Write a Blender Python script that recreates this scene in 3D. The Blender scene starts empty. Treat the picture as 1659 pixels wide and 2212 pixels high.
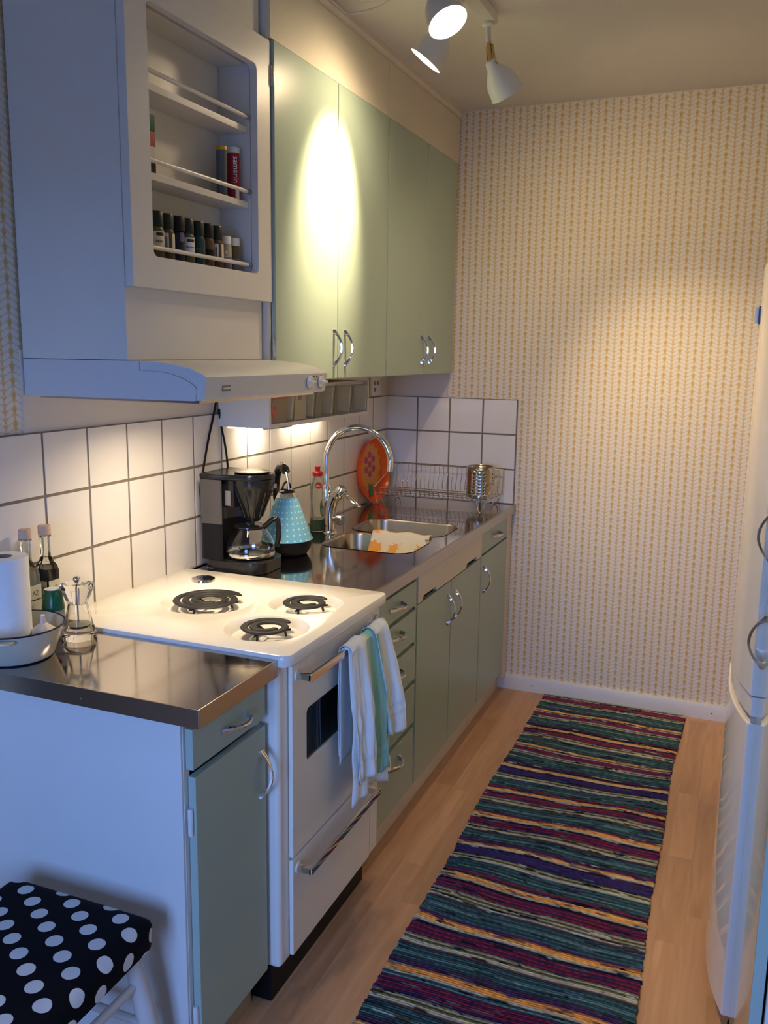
import bpy, bmesh, math, random
from mathutils import Vector, Matrix
random.seed(7)
PI = math.pi
S = bpy.context.scene
C = S.collection

# ------------------------------------------------------------------ camera
yaw, pitch, roll = -0.384638657, -0.179054675, 0.0141058218
fv = Vector((math.sin(yaw)*math.cos(pitch), math.cos(yaw)*math.cos(pitch), math.sin(pitch)))
rv = Vector((math.cos(yaw), -math.sin(yaw), 0))
uv = rv.cross(fv)
r2 = rv*math.cos(roll) + uv*math.sin(roll)
u2 = -rv*math.sin(roll) + uv*math.cos(roll)
cam_d = bpy.data.cameras.new('camera'); cam = bpy.data.objects.new('camera', cam_d); C.objects.link(cam)
M4 = Matrix((r2, u2, -fv)).transposed().to_4x4(); M4.translation = Vector((1.49221, -3.70239, 1.47526))
cam.matrix_world = M4
cam_d.sensor_fit = 'VERTICAL'; cam_d.sensor_height = 24.0; cam_d.lens = 1901.83/2212*24.0
cam_d.clip_start = 0.02
S.camera = cam

# ------------------------------------------------------------------ world / exposure
W = bpy.data.worlds.new('sky'); S.world = W; W.use_nodes = True
bg = W.node_tree.nodes['Background']
bg.inputs[0].default_value = (0.21, 0.41, 1.0, 1); bg.inputs[1].default_value = 22.0
S.view_settings.view_transform = 'Standard'; S.view_settings.look = 'None'
S.view_settings.exposure = 0.0; S.view_settings.gamma = 1.0; S.view_settings.use_curve_mapping = False
WARM = (1.0, 0.755, 0.45)
WIN = (0.55, 1.40, 0.60, 1.80, -4.70)      # window x0,x1,z0,z1,y
pl = bpy.data.lights.new('window_back_offscreen', 'AREA'); pl.shape = 'RECTANGLE'
pl.size = WIN[1]-WIN[0]; pl.size_y = WIN[3]-WIN[2]; pl.cycles.is_portal = True
po = bpy.data.objects.new('window_back_offscreen', pl); C.objects.link(po)
po.location = ((WIN[0]+WIN[1])/2, WIN[4]+0.06, (WIN[2]+WIN[3])/2); po.rotation_euler = (PI/2, 0, 0)
po.rotation_euler = (-PI/2, 0, PI)   # emits towards +y

# ------------------------------------------------------------------ materials
MATS = {}
def nt(name):
    m = bpy.data.materials.new(name); m.use_nodes = True
    t = m.node_tree; return m, t, t.nodes['Principled BSDF']
def mat(name, col, rough=0.5, metal=0.0, noise=0.0, nscale=30.0, bump=0.0, bscale=200.0, spec=0.5, coat=0.0, trans=0.0, ior=1.45, emit=None, estr=0.0, alpha=1.0, sheen=0.0):
    m, t, b = nt(name)
    N = t.nodes; L = t.links
    b.inputs['Roughness'].default_value = rough; b.inputs['Metallic'].default_value = metal
    b.inputs['Specular IOR Level'].default_value = spec; b.inputs['Coat Weight'].default_value = coat
    b.inputs['Transmission Weight'].default_value = trans; b.inputs['IOR'].default_value = ior
    b.inputs['Alpha'].default_value = alpha; b.inputs['Sheen Weight'].default_value = sheen
    b.inputs['Base Color'].default_value = (*col, 1)
    if emit:
        b.inputs['Emission Color'].default_value = (*emit, 1); b.inputs['Emission Strength'].default_value = estr
    if noise > 0 or bump > 0:
        tc = N.new('ShaderNodeTexCoord')
    if noise > 0:
        n = N.new('ShaderNodeTexNoise'); n.inputs['Scale'].default_value = nscale; n.inputs['Detail'].default_value = 4
        L.new(tc.outputs['Object'], n.inputs['Vector'])
        mx = N.new('ShaderNodeMix'); mx.data_type = 'RGBA'
        mx.inputs['A'].default_value = (*[c*(1-noise) for c in col], 1)
        mx.inputs['B'].default_value = (*[min(1, c*(1+noise)) for c in col], 1)
        L.new(n.outputs['Fac'], mx.inputs['Factor']); L.new(mx.outputs['Result'], b.inputs['Base Color'])
    if bump > 0:
        n2 = N.new('ShaderNodeTexNoise'); n2.inputs['Scale'].default_value = bscale; n2.inputs['Detail'].default_value = 2
        L.new(tc.outputs['Object'], n2.inputs['Vector'])
        bp = N.new('ShaderNodeBump'); bp.inputs['Strength'].default_value = bump; bp.inputs['Distance'].default_value = 0.002
        L.new(n2.outputs['Fac'], bp.inputs['Height']); L.new(bp.outputs['Normal'], b.inputs['Normal'])
    MATS[name] = m
    return m
mat('white_paint', (0.72, 0.70, 0.66), 0.38, noise=0.03, nscale=12, bump=0.05, bscale=90)
mat('cream_paint', (0.72, 0.66, 0.54), 0.4, noise=0.03, nscale=10, bump=0.05, bscale=90)
mat('ceiling_paint', (0.70, 0.67, 0.62), 0.85, noise=0.03, nscale=8, bump=0.1, bscale=150)
mat('wall_paint', (0.70, 0.64, 0.58), 0.8, noise=0.03, nscale=9, bump=0.12, bscale=160)
mat('mint_gloss', (0.38, 0.48, 0.41), 0.04)
mat('mint', (0.38, 0.48, 0.405), 0.32, noise=0.03, nscale=6, bump=0.05, bscale=70)
mat('tile', (0.80, 0.76, 0.72), 0.1, noise=0.02, nscale=8, bump=0.05, bscale=18)
mat('grout', (0.22, 0.18, 0.14), 0.9, noise=0.15, nscale=60)
mat('enamel', (0.86, 0.82, 0.74), 0.16, noise=0.01)
mat('white_plastic', (0.78, 0.77, 0.74), 0.35)
mat('hood_plastic', (0.66, 0.66, 0.66), 0.42, noise=0.02, nscale=40)
mat('fridge_white', (0.76, 0.71, 0.64), 0.04, ior=1.7)
mat('chrome', (0.78, 0.77, 0.75), 0.07, 1.0)
mat('steel_brushed', (0.51, 0.465, 0.415), 0.30, 1.0, bump=0.05, bscale=60)
mat('steel_bowl', (0.51, 0.465, 0.415), 0.24, 1.0, bump=0.05, bscale=60)
mat('cup_steel', (0.51, 0.465, 0.415), 0.16, 1.0)
mat('chrome_satin', (0.6, 0.59, 0.57), 0.25, 1.0)
mat('brass', (0.55, 0.40, 0.17), 0.25, 1.0)
mat('black_plastic', (0.012, 0.012, 0.013), 0.18)
mat('black_matte', (0.006, 0.006, 0.007), 0.5, spec=0.3)
mat('grey_plastic', (0.20, 0.19, 0.18), 0.3)
mat('tank_grey', (0.085, 0.078, 0.072), 0.2)
mat('silver_plastic', (0.35, 0.35, 0.36), 0.3, 0.6)
mat('iron', (0.028, 0.026, 0.025), 0.55, 0.2, noise=0.3, nscale=90, bump=0.25, bscale=400)
mat('glass', (1, 1, 1), 0.0, trans=1.0, ior=1.45)
mat('bottle_glass', (0.92, 0.97, 0.95), 0.02, trans=1.0, ior=1.35)
mat('acrylic', (0.97, 0.97, 0.97), 0.03, trans=1.0, ior=1.42)
mat('smoked_acrylic', (0.93, 0.91, 0.82), 0.06, trans=0.95, ior=1.15)
mat('clear_rib', (0.85, 0.82, 0.70), 0.25)
mat('oven_glass', (0.006, 0.006, 0.008), 0.05)
mat('red_plastic', (0.42, 0.015, 0.02), 0.3)
mat('dark_red', (0.33, 0.01, 0.025), 0.4)
mat('white_print', (0.82, 0.80, 0.78), 0.5)
mat('dark_print', (0.03, 0.035, 0.03), 0.5)
mat('grey_print', (0.25, 0.25, 0.25), 0.5)
mat('green_soap', (0.008, 0.10, 0.055), 0.05, trans=0.35, ior=1.33)
mat('soap_clear', (0.86, 0.90, 0.82), 0.03, trans=0.94, ior=1.2)
mat('orange', (0.85, 0.12, 0.012), 0.22)
mat('yellow_orange', (0.75, 0.30, 0.02), 0.3)
mat('pink', (0.50, 0.02, 0.12), 0.3)
mat('leaf_green', (0.02, 0.22, 0.06), 0.3)
mat('cork', (0.62, 0.42, 0.30), 0.7, noise=0.15, nscale=150)
mat('balsamic', (0.006, 0.004, 0.004), 0.05)
mat('oil_amber', (0.16, 0.06, 0.012), 0.05)
mat('oil_grey', (0.16, 0.15, 0.12), 0.1)
mat('cream_label', (0.70, 0.66, 0.54), 0.6)
mat('green_cap', (0.005, 0.11, 0.045), 0.25)
mat('cream_plastic', (0.70, 0.64, 0.48), 0.4)
mat('paper', (0.86, 0.86, 0.86), 0.9, bump=0.5, bscale=260)
mat('card', (0.40, 0.31, 0.23), 0.9)
mat('bowl_enamel', (0.56, 0.52, 0.41), 0.2, noise=0.03, nscale=30)
mat('navy', (0.012, 0.014, 0.028), 0.3)
mat('garlic', (0.80, 0.68, 0.55), 0.6, noise=0.12, nscale=40)
mat('spice_brown', (0.10, 0.05, 0.02), 0.35, noise=0.3, nscale=200)
mat('spice_green', (0.10, 0.09, 0.04), 0.35, noise=0.3, nscale=200)
mat('jar_cap', (0.010, 0.018, 0.016), 0.35)
mat('jar_teal', (0.015, 0.05, 0.06), 0.3)
mat('tube_blue', (0.11, 0.13, 0.16), 0.3, 0.3)
mat('yellow_cap', (0.60, 0.36, 0.01), 0.4)
mat('heart_red', (0.72, 0.10, 0.08), 0.5)
mat('kettle_blue', (0.20, 0.58, 0.70), 0.18)
mat('ground_grey', (0.20, 0.20, 0.19), 0.9, noise=0.2, nscale=2)
mat('cable_white', (0.6, 0.57, 0.5), 0.5)
mat('lamp_white', (0.70, 0.69, 0.66), 0.4)
mat('kick_wood', (0.42, 0.30, 0.19), 0.6)
mat('bulb_glow', (1, 1, 1), 0.5, emit=(1.0, 0.85, 0.6), estr=22.0)
mat('strip_glow', (1, 1, 1), 0.5, emit=(1.0, 0.80, 0.52), estr=4.0)
mat('stool_white', (0.66, 0.62, 0.58), 0.35)
mat('window_white', (0.75, 0.75, 0.75), 0.4)
mat('rail_end', (0.25, 0.25, 0.27), 0.3)
mat('purple_label', (0.16, 0.13, 0.22), 0.5)
mat('spice_pepper', (0.45, 0.37, 0.28), 0.6)

def steel_mat():
    m, t, b = nt('steel'); N = t.nodes; L = t.links
    b.inputs['Metallic'].default_value = 1.0; b.inputs['Base Color'].default_value = (0.51, 0.465, 0.415, 1)
    tc = N.new('ShaderNodeTexCoord')
    mp = N.new('ShaderNodeMapping'); mp.inputs['Scale'].default_value = (60, 60, 60); L.new(tc.outputs['Object'], mp.inputs['Vector'])
    n = N.new('ShaderNodeTexNoise'); n.inputs['Scale'].default_value = 0.12; n.inputs['Detail'].default_value = 6; L.new(mp.outputs['Vector'], n.inputs['Vector'])
    mr = N.new('ShaderNodeMapRange'); mr.inputs['To Min'].default_value = 0.03; mr.inputs['To Max'].default_value = 0.15
    L.new(n.outputs['Fac'], mr.inputs['Value']); L.new(mr.outputs['Result'], b.inputs['Roughness'])
    n2 = N.new('ShaderNodeTexNoise'); n2.inputs['Scale'].default_value = 14; n2.inputs['Detail'].default_value = 3; L.new(tc.outputs['Object'], n2.inputs['Vector'])
    bp = N.new('ShaderNodeBump'); bp.inputs['Strength'].default_value = 0.05; bp.inputs['Distance'].default_value = 0.004
    L.new(n2.outputs['Fac'], bp.inputs['Height']); L.new(bp.outputs['Normal'], b.inputs['Normal'])
    MATS['steel'] = m
steel_mat()

def math_node(t, op, a, b=None, c=None):
    n = t.nodes.new('ShaderNodeMath'); n.operation = op
    for i, v in enumerate((a, b, c)):
        if v is None: continue
        if isinstance(v, (int, float)): n.inputs[i].default_value = v
        else: t.links.new(v, n.inputs[i])
    return n.outputs[0]

def wallpaper(name, axis):
    """cream leaves in braided columns on ochre, a solid star column every 56 mm, small open flowers between"""
    m, t, b = nt(name); N = t.nodes; L = t.links
    PW, PH = 0.0564, 0.0315
    tc = N.new('ShaderNodeTexCoord'); sp = N.new('ShaderNodeSeparateXYZ'); L.new(tc.outputs['Object'], sp.inputs[0])
    X = sp.outputs[axis]; Z = sp.outputs[2]
    F = lambda op, *a: math_node(t, op, *a)
    u = F('PINGPONG', F('ADD', X, 10*PW), PW/2)              # 0 at star column, PW/2 at flower column
    v = F('SUBTRACT', F('MODULO', F('ADD', Z, 10*PH), PH), PH/2)
    va = F('ABSOLUTE', v)
    # parallel slanted leaves, two per star, running down from the star column to the flower column
    w = F('ADD', F('ADD', Z, F('MULTIPLY', u, 0.50)), 10*PH+PH*0.25)
    w = F('DIVIDE', F('ABSOLUTE', F('SUBTRACT', F('MODULO', w, PH/2), PH/4)), PH*0.226)
    p = F('DIVIDE', F('ABSOLUTE', F('SUBTRACT', u, PW*0.25)), PW*0.222)
    d1 = F('ADD', F('POWER', p, 2.3), F('POWER', w, 2.2))
    def ramp(val, a, b_):
        mr = N.new('ShaderNodeMapRange'); mr.interpolation_type = 'SMOOTHSTEP'
        mr.inputs['From Min'].default_value = a; mr.inputs['From Max'].default_value = b_
        mr.inputs['To Min'].default_value = 1.0; mr.inputs['To Max'].default_value = 0.0
        L.new(val, mr.inputs['Value']); return mr.outputs['Result']
    leaf = ramp(d1, 0.86, 1.06)
    star = ramp(F('ADD', u, F('MULTIPLY', va, 0.72)), 0.0062, 0.0076)
    fu = F('SUBTRACT', PW/2, u); fd = F('SQRT', F('ADD', F('MULTIPLY', fu, fu), F('MULTIPLY', v, v)))
    ring = ramp(F('ADD', fu, F('MULTIPLY', va, 0.55)), 0.0046, 0.0056); core = ramp(fd, 0.0024, 0.0030)
    def mixc(fac, A, Bc):
        c = N.new('ShaderNodeMix'); c.data_type = 'RGBA'
        for k_, val in (('A', A), ('B', Bc)):
            if isinstance(val, tuple): c.inputs[k_].default_value = (*val, 1)
            else: L.new(val, c.inputs[k_])
        L.new(fac, c.inputs['Factor']); return c.outputs['Result']
    colr = mixc(leaf, (0.70, 0.53, 0.32), (0.79, 0.74, 0.66))
    colr = mixc(star, colr, (0.66, 0.43, 0.15))
    colr = mixc(ring, colr, (0.64, 0.44, 0.22))
    colr = mixc(core, colr, (0.80, 0.62, 0.42))
    c2 = N.new('ShaderNodeMix'); c2.data_type = 'RGBA'; c2.inputs['Factor'].default_value = 0.0; L.new(colr, c2.inputs['A'])
    L.new(c2.outputs['Result'], b.inputs['Base Color']); b.inputs['Roughness'].default_value = 0.75
    MATS[name] = m
wallpaper('wallpaper_x', 0); wallpaper('wallpaper_y', 1)

def plank_mat():
    m, t, b = nt('plank'); N = t.nodes; L = t.links
    tc = N.new('ShaderNodeTexCoord'); oi = N.new('ShaderNodeObjectInfo')
    ad = N.new('ShaderNodeVectorMath'); ad.operation = 'ADD'
    sc = N.new('ShaderNodeVectorMath'); sc.operation = 'SCALE'; sc.inputs['Scale'].default_value = 37.0
    cb = N.new('ShaderNodeCombineXYZ')
    for i in range(3): L.new(oi.outputs['Random'], cb.inputs[i])
    L.new(cb.outputs[0], sc.inputs[0]); L.new(tc.outputs['Object'], ad.inputs[0]); L.new(sc.outputs[0], ad.inputs[1])
    mp = N.new('ShaderNodeMapping'); mp.inputs['Scale'].default_value = (26, 2.2, 26); L.new(ad.outputs[0], mp.inputs['Vector'])
    n = N.new('ShaderNodeTexNoise'); n.inputs['Scale'].default_value = 1.0; n.inputs['Detail'].default_value = 5; n.inputs['Distortion'].default_value = 1.4
    L.new(mp.outputs[0], n.inputs['Vector'])
    cr = N.new('ShaderNodeValToRGB')
    cr.color_ramp.elements[0].position = 0.25; cr.color_ramp.elements[0].color = (0.48, 0.25, 0.12, 1)
    cr.color_ramp.elements[1].position = 0.75; cr.color_ramp.elements[1].color = (0.63, 0.365, 0.19, 1)
    L.new(n.outputs['Fac'], cr.inputs['Fac'])
    hv = N.new('ShaderNodeHueSaturation'); L.new(cr.outputs[0], hv.inputs['Color'])
    mr = N.new('ShaderNodeMapRange'); mr.inputs['To Min'].default_value = 0.86; mr.inputs['To Max'].default_value = 1.12
    L.new(oi.outputs['Random'], mr.inputs['Value']); L.new(mr.outputs[0], hv.inputs['Value'])
    L.new(hv.outputs[0], b.inputs['Base Color']); b.inputs['Roughness'].default_value = 0.33
    MATS['plank'] = m
plank_mat()

def attr_mat(name, attr, rough, bump=0.3, bscale=500, sheen=0.0):
    m, t, b = nt(name); N = t.nodes; L = t.links
    a = N.new('ShaderNodeAttribute'); a.attribute_name = attr
    tc = N.new('ShaderNodeTexCoord'); n = N.new('ShaderNodeTexNoise'); n.inputs['Scale'].default_value = bscale
    L.new(tc.outputs['Object'], n.inputs['Vector'])
    mx = N.new('ShaderNodeMix'); mx.data_type = 'RGBA'; mx.blend_type = 'MULTIPLY'; mx.inputs['Factor'].default_value = 0.35
    L.new(a.outputs['Color'], mx.inputs['A']); L.new(n.outputs['Color'], mx.inputs['B'])
    L.new(a.outputs['Color'], b.inputs['Base Color'])
    bp = N.new('ShaderNodeBump'); bp.inputs['Strength'].default_value = bump; bp.inputs['Distance'].default_value = 0.002
    L.new(n.outputs['Fac'], bp.inputs['Height']); L.new(bp.outputs['Normal'], b.inputs['Normal'])
    b.inputs['Roughness'].default_value = rough; b.inputs['Sheen Weight'].default_value = sheen
    b.inputs['Specular IOR Level'].default_value = 0.2
    MATS[name] = m
attr_mat('rug_wool', 'Col', 0.95)
attr_mat('towel_cloth', 'Col', 0.9, bump=0.15, bscale=350)

def dots_mat(name, base, dotc, rough, v1, v2, r, org):
    """dots on an orthogonal lattice over the UV map (metres)"""
    m, t, b = nt(name); N = t.nodes; L = t.links
    F = lambda op, *a: math_node(t, op, *a)
    uvn = N.new('ShaderNodeUVMap'); sp = N.new('ShaderNodeSeparateXYZ'); L.new(uvn.outputs[0], sp.inputs[0])
    du = F('SUBTRACT', sp.outputs[0], org[0]); dv = F('SUBTRACT', sp.outputs[1], org[1])
    l1, l2 = math.hypot(*v1), math.hypot(*v2)
    a = F('ADD', F('MULTIPLY', du, v1[0]/l1), F('MULTIPLY', dv, v1[1]/l1))
    c = F('ADD', F('MULTIPLY', du, v2[0]/l2), F('MULTIPLY', dv, v2[1]/l2))
    a = F('SUBTRACT', F('MODULO', F('ADD', a, l1*100.5), l1), l1/2)
    c = F('SUBTRACT', F('MODULO', F('ADD', c, l2*100.5), l2), l2/2)
    d = F('SQRT', F('ADD', F('MULTIPLY', a, a), F('MULTIPLY', c, c)))
    k = F('LESS_THAN', d, r)
    mx = N.new('ShaderNodeMix'); mx.data_type = 'RGBA'; mx.inputs['A'].default_value = (*base, 1); mx.inputs['B'].default_value = (*dotc, 1)
    L.new(k, mx.inputs['Factor']); L.new(mx.outputs['Result'], b.inputs['Base Color']); b.inputs['Roughness'].default_value = rough
    if rough > 0.5: b.inputs['Specular IOR Level'].default_value = 0.12
    MATS[name] = m
dots_mat('stool_dots', (0.004, 0.004, 0.007), (0.72, 0.72, 0.72), 0.75, (0.04, -0.025), (0.031, 0.05), 0.0150, (0.249, -2.511))
dots_mat('kettle_dots', (0.19, 0.53, 0.74), (0.72, 0.84, 0.86), 0.2, (0.0172, 0), (0, 0.0172), 0.0027, (0.005, 0.003))

def cloth_flower_mat():
    m, t, b = nt('flower_cloth'); N = t.nodes; L = t.links
    F = lambda op, *a: math_node(t, op, *a)
    uvn = N.new('ShaderNodeUVMap')
    vo = N.new('ShaderNodeTexVoronoi'); vo.inputs['Scale'].default_value = 12.0; vo.inputs['Randomness'].default_value = 0.55
    n = N.new('ShaderNodeTexNoise'); n.inputs['Scale'].default_value = 90; n.inputs['Detail'].default_value = 3
    L.new(uvn.outputs[0], vo.inputs['Vector']); L.new(uvn.outputs[0], n.inputs['Vector'])
    d = F('ADD', vo.outputs['Distance'], F('MULTIPLY', F('SUBTRACT', n.outputs['Fac'], 0.5), 0.55))
    k = F('LESS_THAN', d, 0.33)
    mx = N.new('ShaderNodeMix'); mx.data_type = 'RGBA'; mx.inputs['A'].default_value = (0.72, 0.64, 0.47, 1); mx.inputs['B'].default_value = (0.76, 0.33, 0.07, 1)
    L.new(k, mx.inputs['Factor']); L.new(mx.outputs['Result'], b.inputs['Base Color']); b.inputs['Roughness'].default_value = 0.9
    MATS['flower_cloth'] = m
cloth_flower_mat()

# ------------------------------------------------------------------ mesh helpers
ORG = {}
def smooth_bm(bm, ang=35):
    bm.normal_update()
    for f in bm.faces: f.smooth = True
    for e in bm.edges:
        if len(e.link_faces) == 2:
            if e.calc_face_angle(0) > math.radians(ang): e.smooth = False
def obj(name, bm, m, parent=None, bevel=0.0, smooth=True, seg=2):
    """link ONE mesh object; verts are in world metres and moved to the parent thing's frame"""
    if bevel > 0:
        bm.normal_update()
        es = [e for e in bm.edges if len(e.link_faces) == 2 and e.calc_face_angle(0) > 0.6]
        bmesh.ops.bevel(bm, geom=es, offset=bevel, segments=seg, affect='EDGES', profile=0.5, clamp_overlap=True)
    if smooth: smooth_bm(bm)
    me = bpy.data.meshes.new(name)
    o0 = ORG.get(parent, Vector((0, 0, 0))) if parent else None
    if o0 is not None and o0.length > 0: bmesh.ops.translate(bm, verts=bm.verts, vec=-o0)
    bm.to_mesh(me); bm.free()
    o = bpy.data.objects.new(name, me); C.objects.link(o)
    if m: me.materials.append(MATS[m])
    if bevel > 0 and smooth:
        wn_ = o.modifiers.new('weighted_normals', 'WEIGHTED_NORMAL'); wn_.mode = 'FACE_AREA'; wn_.keep_sharp = True; wn_.weight = 100
    if parent: o.parent = parent; ORG[o] = o0
    else: ORG[o] = Vector((0, 0, 0))
    return o
def mesh_child(name, me, parent, loc, rot=(0, 0, 0), scale=(1, 1, 1)):
    """shared mesh placed at a world location under a parent"""
    o = bpy.data.objects.new(name, me); C.objects.link(o); o.parent = parent
    o0 = ORG.get(parent, Vector((0, 0, 0)))
    o.location = Vector(loc) - o0; o.rotation_euler = rot; o.scale = scale
    ORG[o] = o0
    return o
def tag(o, label, cat, group=None):
    o['label'] = label; o['category'] = cat
    if group: o['group'] = group
    return o
def thing(name, label, cat, loc, group=None):
    o = bpy.data.objects.new(name, None); C.objects.link(o); o.location = loc; o.empty_display_size = 0.05
    ORG[o] = Vector(loc); return tag(o, label, cat, group)
def struct(o): o['kind'] = 'structure'; return o
def B(): return bmesh.new()
def box(bm, x0, x1, y0, y1, z0, z1, M=None):
    v = [bm.verts.new((x, y, z)) for z in (z0, z1) for y in (y0, y1) for x in (x0, x1)]
    for f in ((0, 2, 3, 1), (4, 5, 7, 6), (0, 1, 5, 4), (2, 6, 7, 3), (0, 4, 6, 2), (1, 3, 7, 5)): bm.faces.new([v[i] for i in f])
    if M: bmesh.ops.transform(bm, matrix=M, verts=v)
    return bm
def bx(*a): return box(B(), *a)
def lathe(bm, prof, c=(0, 0, 0), n=32, M=None, sq=None):
    """prof: list of (r, z); r=0 closes the end"""
    rings = []; allv = []
    for r, z in prof:
        if r <= 1e-6: ring = [bm.verts.new((c[0], c[1], c[2]+z))]
        else:
            ring = []
            for i in range(n):
                a = 2*PI*i/n
                k = 1.0
                if sq: k = 1.0/((abs(math.cos(a))**sq+abs(math.sin(a))**sq)**(1/sq))
                ring.append(bm.verts.new((c[0]+r*k*math.cos(a), c[1]+r*k*math.sin(a), c[2]+z)))
        rings.append(ring); allv += ring
    for A, D in zip(rings, rings[1:]):
        if len(A) == 1 and len(D) == 1: continue
        for i in range(n):
            j = (i+1) % n
            if len(A) == 1: bm.faces.new((A[0], D[j], D[i]))
            elif len(D) == 1: bm.faces.new((A[i], A[j], D[0]))
            else: bm.faces.new((A[i], A[j], D[j], D[i]))
    if M: bmesh.ops.transform(bm, matrix=M, verts=allv)
    bmesh.ops.recalc_face_normals(bm, faces=bm.faces)
    return bm
def catmull(P, n=8):
    P = [Vector(p) for p in P]; Q = [P[0]*2-P[1]]+P+[P[-1]*2-P[-2]]; out = []
    for i in range(1, len(Q)-2):
        a, b, c, d = Q[i-1:i+3]
        for k in range(n):
            s = k/n
            out.append(0.5*((2*b)+(c-a)*s+(2*a-5*b+4*c-d)*s*s+(3*b-a-3*c+d)*s**3))
    out.append(Q[-2]); return out
def tube(bm, path, r, n=8, closed=False, flat=None):
    path = [Vector(p) for p in path]; N = len(path); rings = []
    up = None
    for i, p in enumerate(path):
        if closed: t = (path[(i+1) % N]-path[i-1]).normalized()
        else: t = (path[min(i+1, N-1)]-path[max(i-1, 0)]).normalized()
        if up is None:
            up = Vector((0, 0, 1)) if abs(t.z) < 0.9 else Vector((1, 0, 0))
        s = t.cross(up).normalized(); up = s.cross(t).normalized()
        rr = r[i] if isinstance(r, (list, tuple)) else r
        w = flat if flat else 1.0
        rings.append([bm.verts.new(p + s*rr*math.cos(2*PI*k/n) + up*rr*w*math.sin(2*PI*k/n)) for k in range(n)])
    m = N if closed else N-1
    for i in range(m):
        A, D = rings[i], rings[(i+1) % N]
        for k in range(n): bm.faces.new((A[k], A[(k+1) % n], D[(k+1) % n], D[k]))
    if not closed: bm.faces.new(rings[0][::-1]); bm.faces.new(rings[-1])
    bmesh.ops.recalc_face_normals(bm, faces=bm.faces)
    return bm
def grid(bm, nu, nv, fn, uvf=None, wrap=False):
    V = [[bm.verts.new(fn(i/(nu), j/(nv))) for j in range(nv+1)] for i in range(nu+1)]
    ul = bm.loops.layers.uv.new('UVMap') if uvf else None
    for i in range(nu):
        for j in range(nv):
            f = bm.faces.new((V[i][j], V[i+1][j], V[i+1][j+1], V[i][j+1]))
            if uvf:
                for l, (a, b) in zip(f.loops, ((i, j), (i+1, j), (i+1, j+1), (i, j+1))): l[ul].uv = uvf(a/nu, b/nv)
    return bm
def prism(bm, poly, a0, a1, axis='y'):
    """poly of 2-D points extruded along an axis: y -> (x,z); x -> (y,z); z -> (x,y)"""
    def P(p, a): return {'y': (p[0], a, p[1]), 'x': (a, p[0], p[1]), 'z': (p[0], p[1], a)}[axis]
    A = [bm.verts.new(P(p, a0)) for p in poly]; D = [bm.verts.new(P(p, a1)) for p in poly]
    bm.faces.new(A); bm.faces.new(D[::-1]); n = len(poly)
    for i in range(n): bm.faces.new((A[i], D[i], D[(i+1) % n], A[(i+1) % n]))
    bmesh.ops.recalc_face_normals(bm, faces=bm.faces)
    return bm
def rrect(x0, x1, y0, y1, r, n=6):
    pts = []
    for cx, cy, a in ((x1-r, y1-r, 0), (x0+r, y1-r, 90), (x0+r, y0+r, 180), (x1-r, y0+r, 270)):
        for k in range(n+1):
            t = math.radians(a+90*k/n); pts.append((cx+r*math.cos(t), cy+r*math.sin(t)))
    return pts
def text(name, s, size, m, parent, loc, rot, depth=0.0003, align='CENTER', sx=1.0):
    cu = bpy.data.curves.new(name, 'FONT'); cu.body = s; cu.size = size; cu.extrude = depth; cu.align_x = align; cu.align_y = 'CENTER'
    tmp = bpy.data.objects.new(name+'_tmp', cu); C.objects.link(tmp)
    bpy.context.view_layer.update()
    me = bpy.data.meshes.new_from_object(tmp.evaluated_get(bpy.context.evaluated_depsgraph_get()))
    bpy.data.objects.remove(tmp); bpy.data.curves.remove(cu)
    me.materials.clear(); me.materials.append(MATS[m])
    return mesh_child(name, me, parent, loc, rot, (sx, 1, 1))
RX = (PI/2, 0, PI/2)                 # text upright on a face looking to +x
RXD = (PI/2, 0, PI/2)

# ------------------------------------------------------------------ room shell
H = 2.46; CT = 0.837; TT = 1.287
fl = struct(obj('floor', bx(-2.4, 2.2, -4.81, 0.12, -0.06, -0.004), 'kick_wood'))
pm = {}
def plank(x0, w, y0, l):
    key = round(l, 3)
    if key not in pm:
        b = bx(-w/2+0.00006, w/2-0.00006, -l/2+0.00006, l/2-0.00006, -0.004, 0.0)
        me = bpy.data.meshes.new('plank'); b.to_mesh(me); b.free(); me.materials.append(MATS['plank']); pm[key] = me
    mesh_child('plank', pm[key], fl, (x0+w/2, y0+l/2, 0))
PLW = 0.066
ix = 0
x = 0.40
while x < 2.19:
    L3 = [0.55, 0.42, 0.66, 0.48, 0.60]
    y = 0.1 - random.uniform(0.05, 0.5)
    plank(x, PLW, y, 0.1-y if False else round(0.1-y, 3))
    while y > -3.6:
        l = random.choice(L3); y -= l; plank(x, PLW, y, l)
    x += PLW; ix += 1
fr_ = obj('floor_board', bx(-2.39, 0.398, -4.80, 0.1, -0.004, 0.0), 'plank', fl)

obj('floor_board', bx(0.402, 2.19, -4.80, -4.15, -0.004, -0.0005), 'plank', fl)
struct(obj('ceiling', bx(-2.4, 2.2, -4.81, 0.12, H, H+0.1), 'ceiling_paint'))
wb = struct(obj('wall_back', bx(-0.1, 2.3, 0.0, 0.1, -0.05, H+0.05), 'wallpaper_x'))
wl = struct(obj('wall_left', bx(-0.1, 0.0, -2.75, 0.05, -0.05, H+0.05), 'wallpaper_y'))
struct(obj('wall_left_return', bx(-2.4, 0.0, -2.75, -2.65, -0.05, H+0.05), 'wall_paint'))
struct(obj('wall_left_side', bx(-2.5, -2.4, -4.81, -2.65, -0.05, H+0.05), 'wall_paint'))
struct(obj('wall_right', bx(2.2, 2.3, -4.81, 0.1, -0.05, H+0.05), 'wall_paint'))
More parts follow.
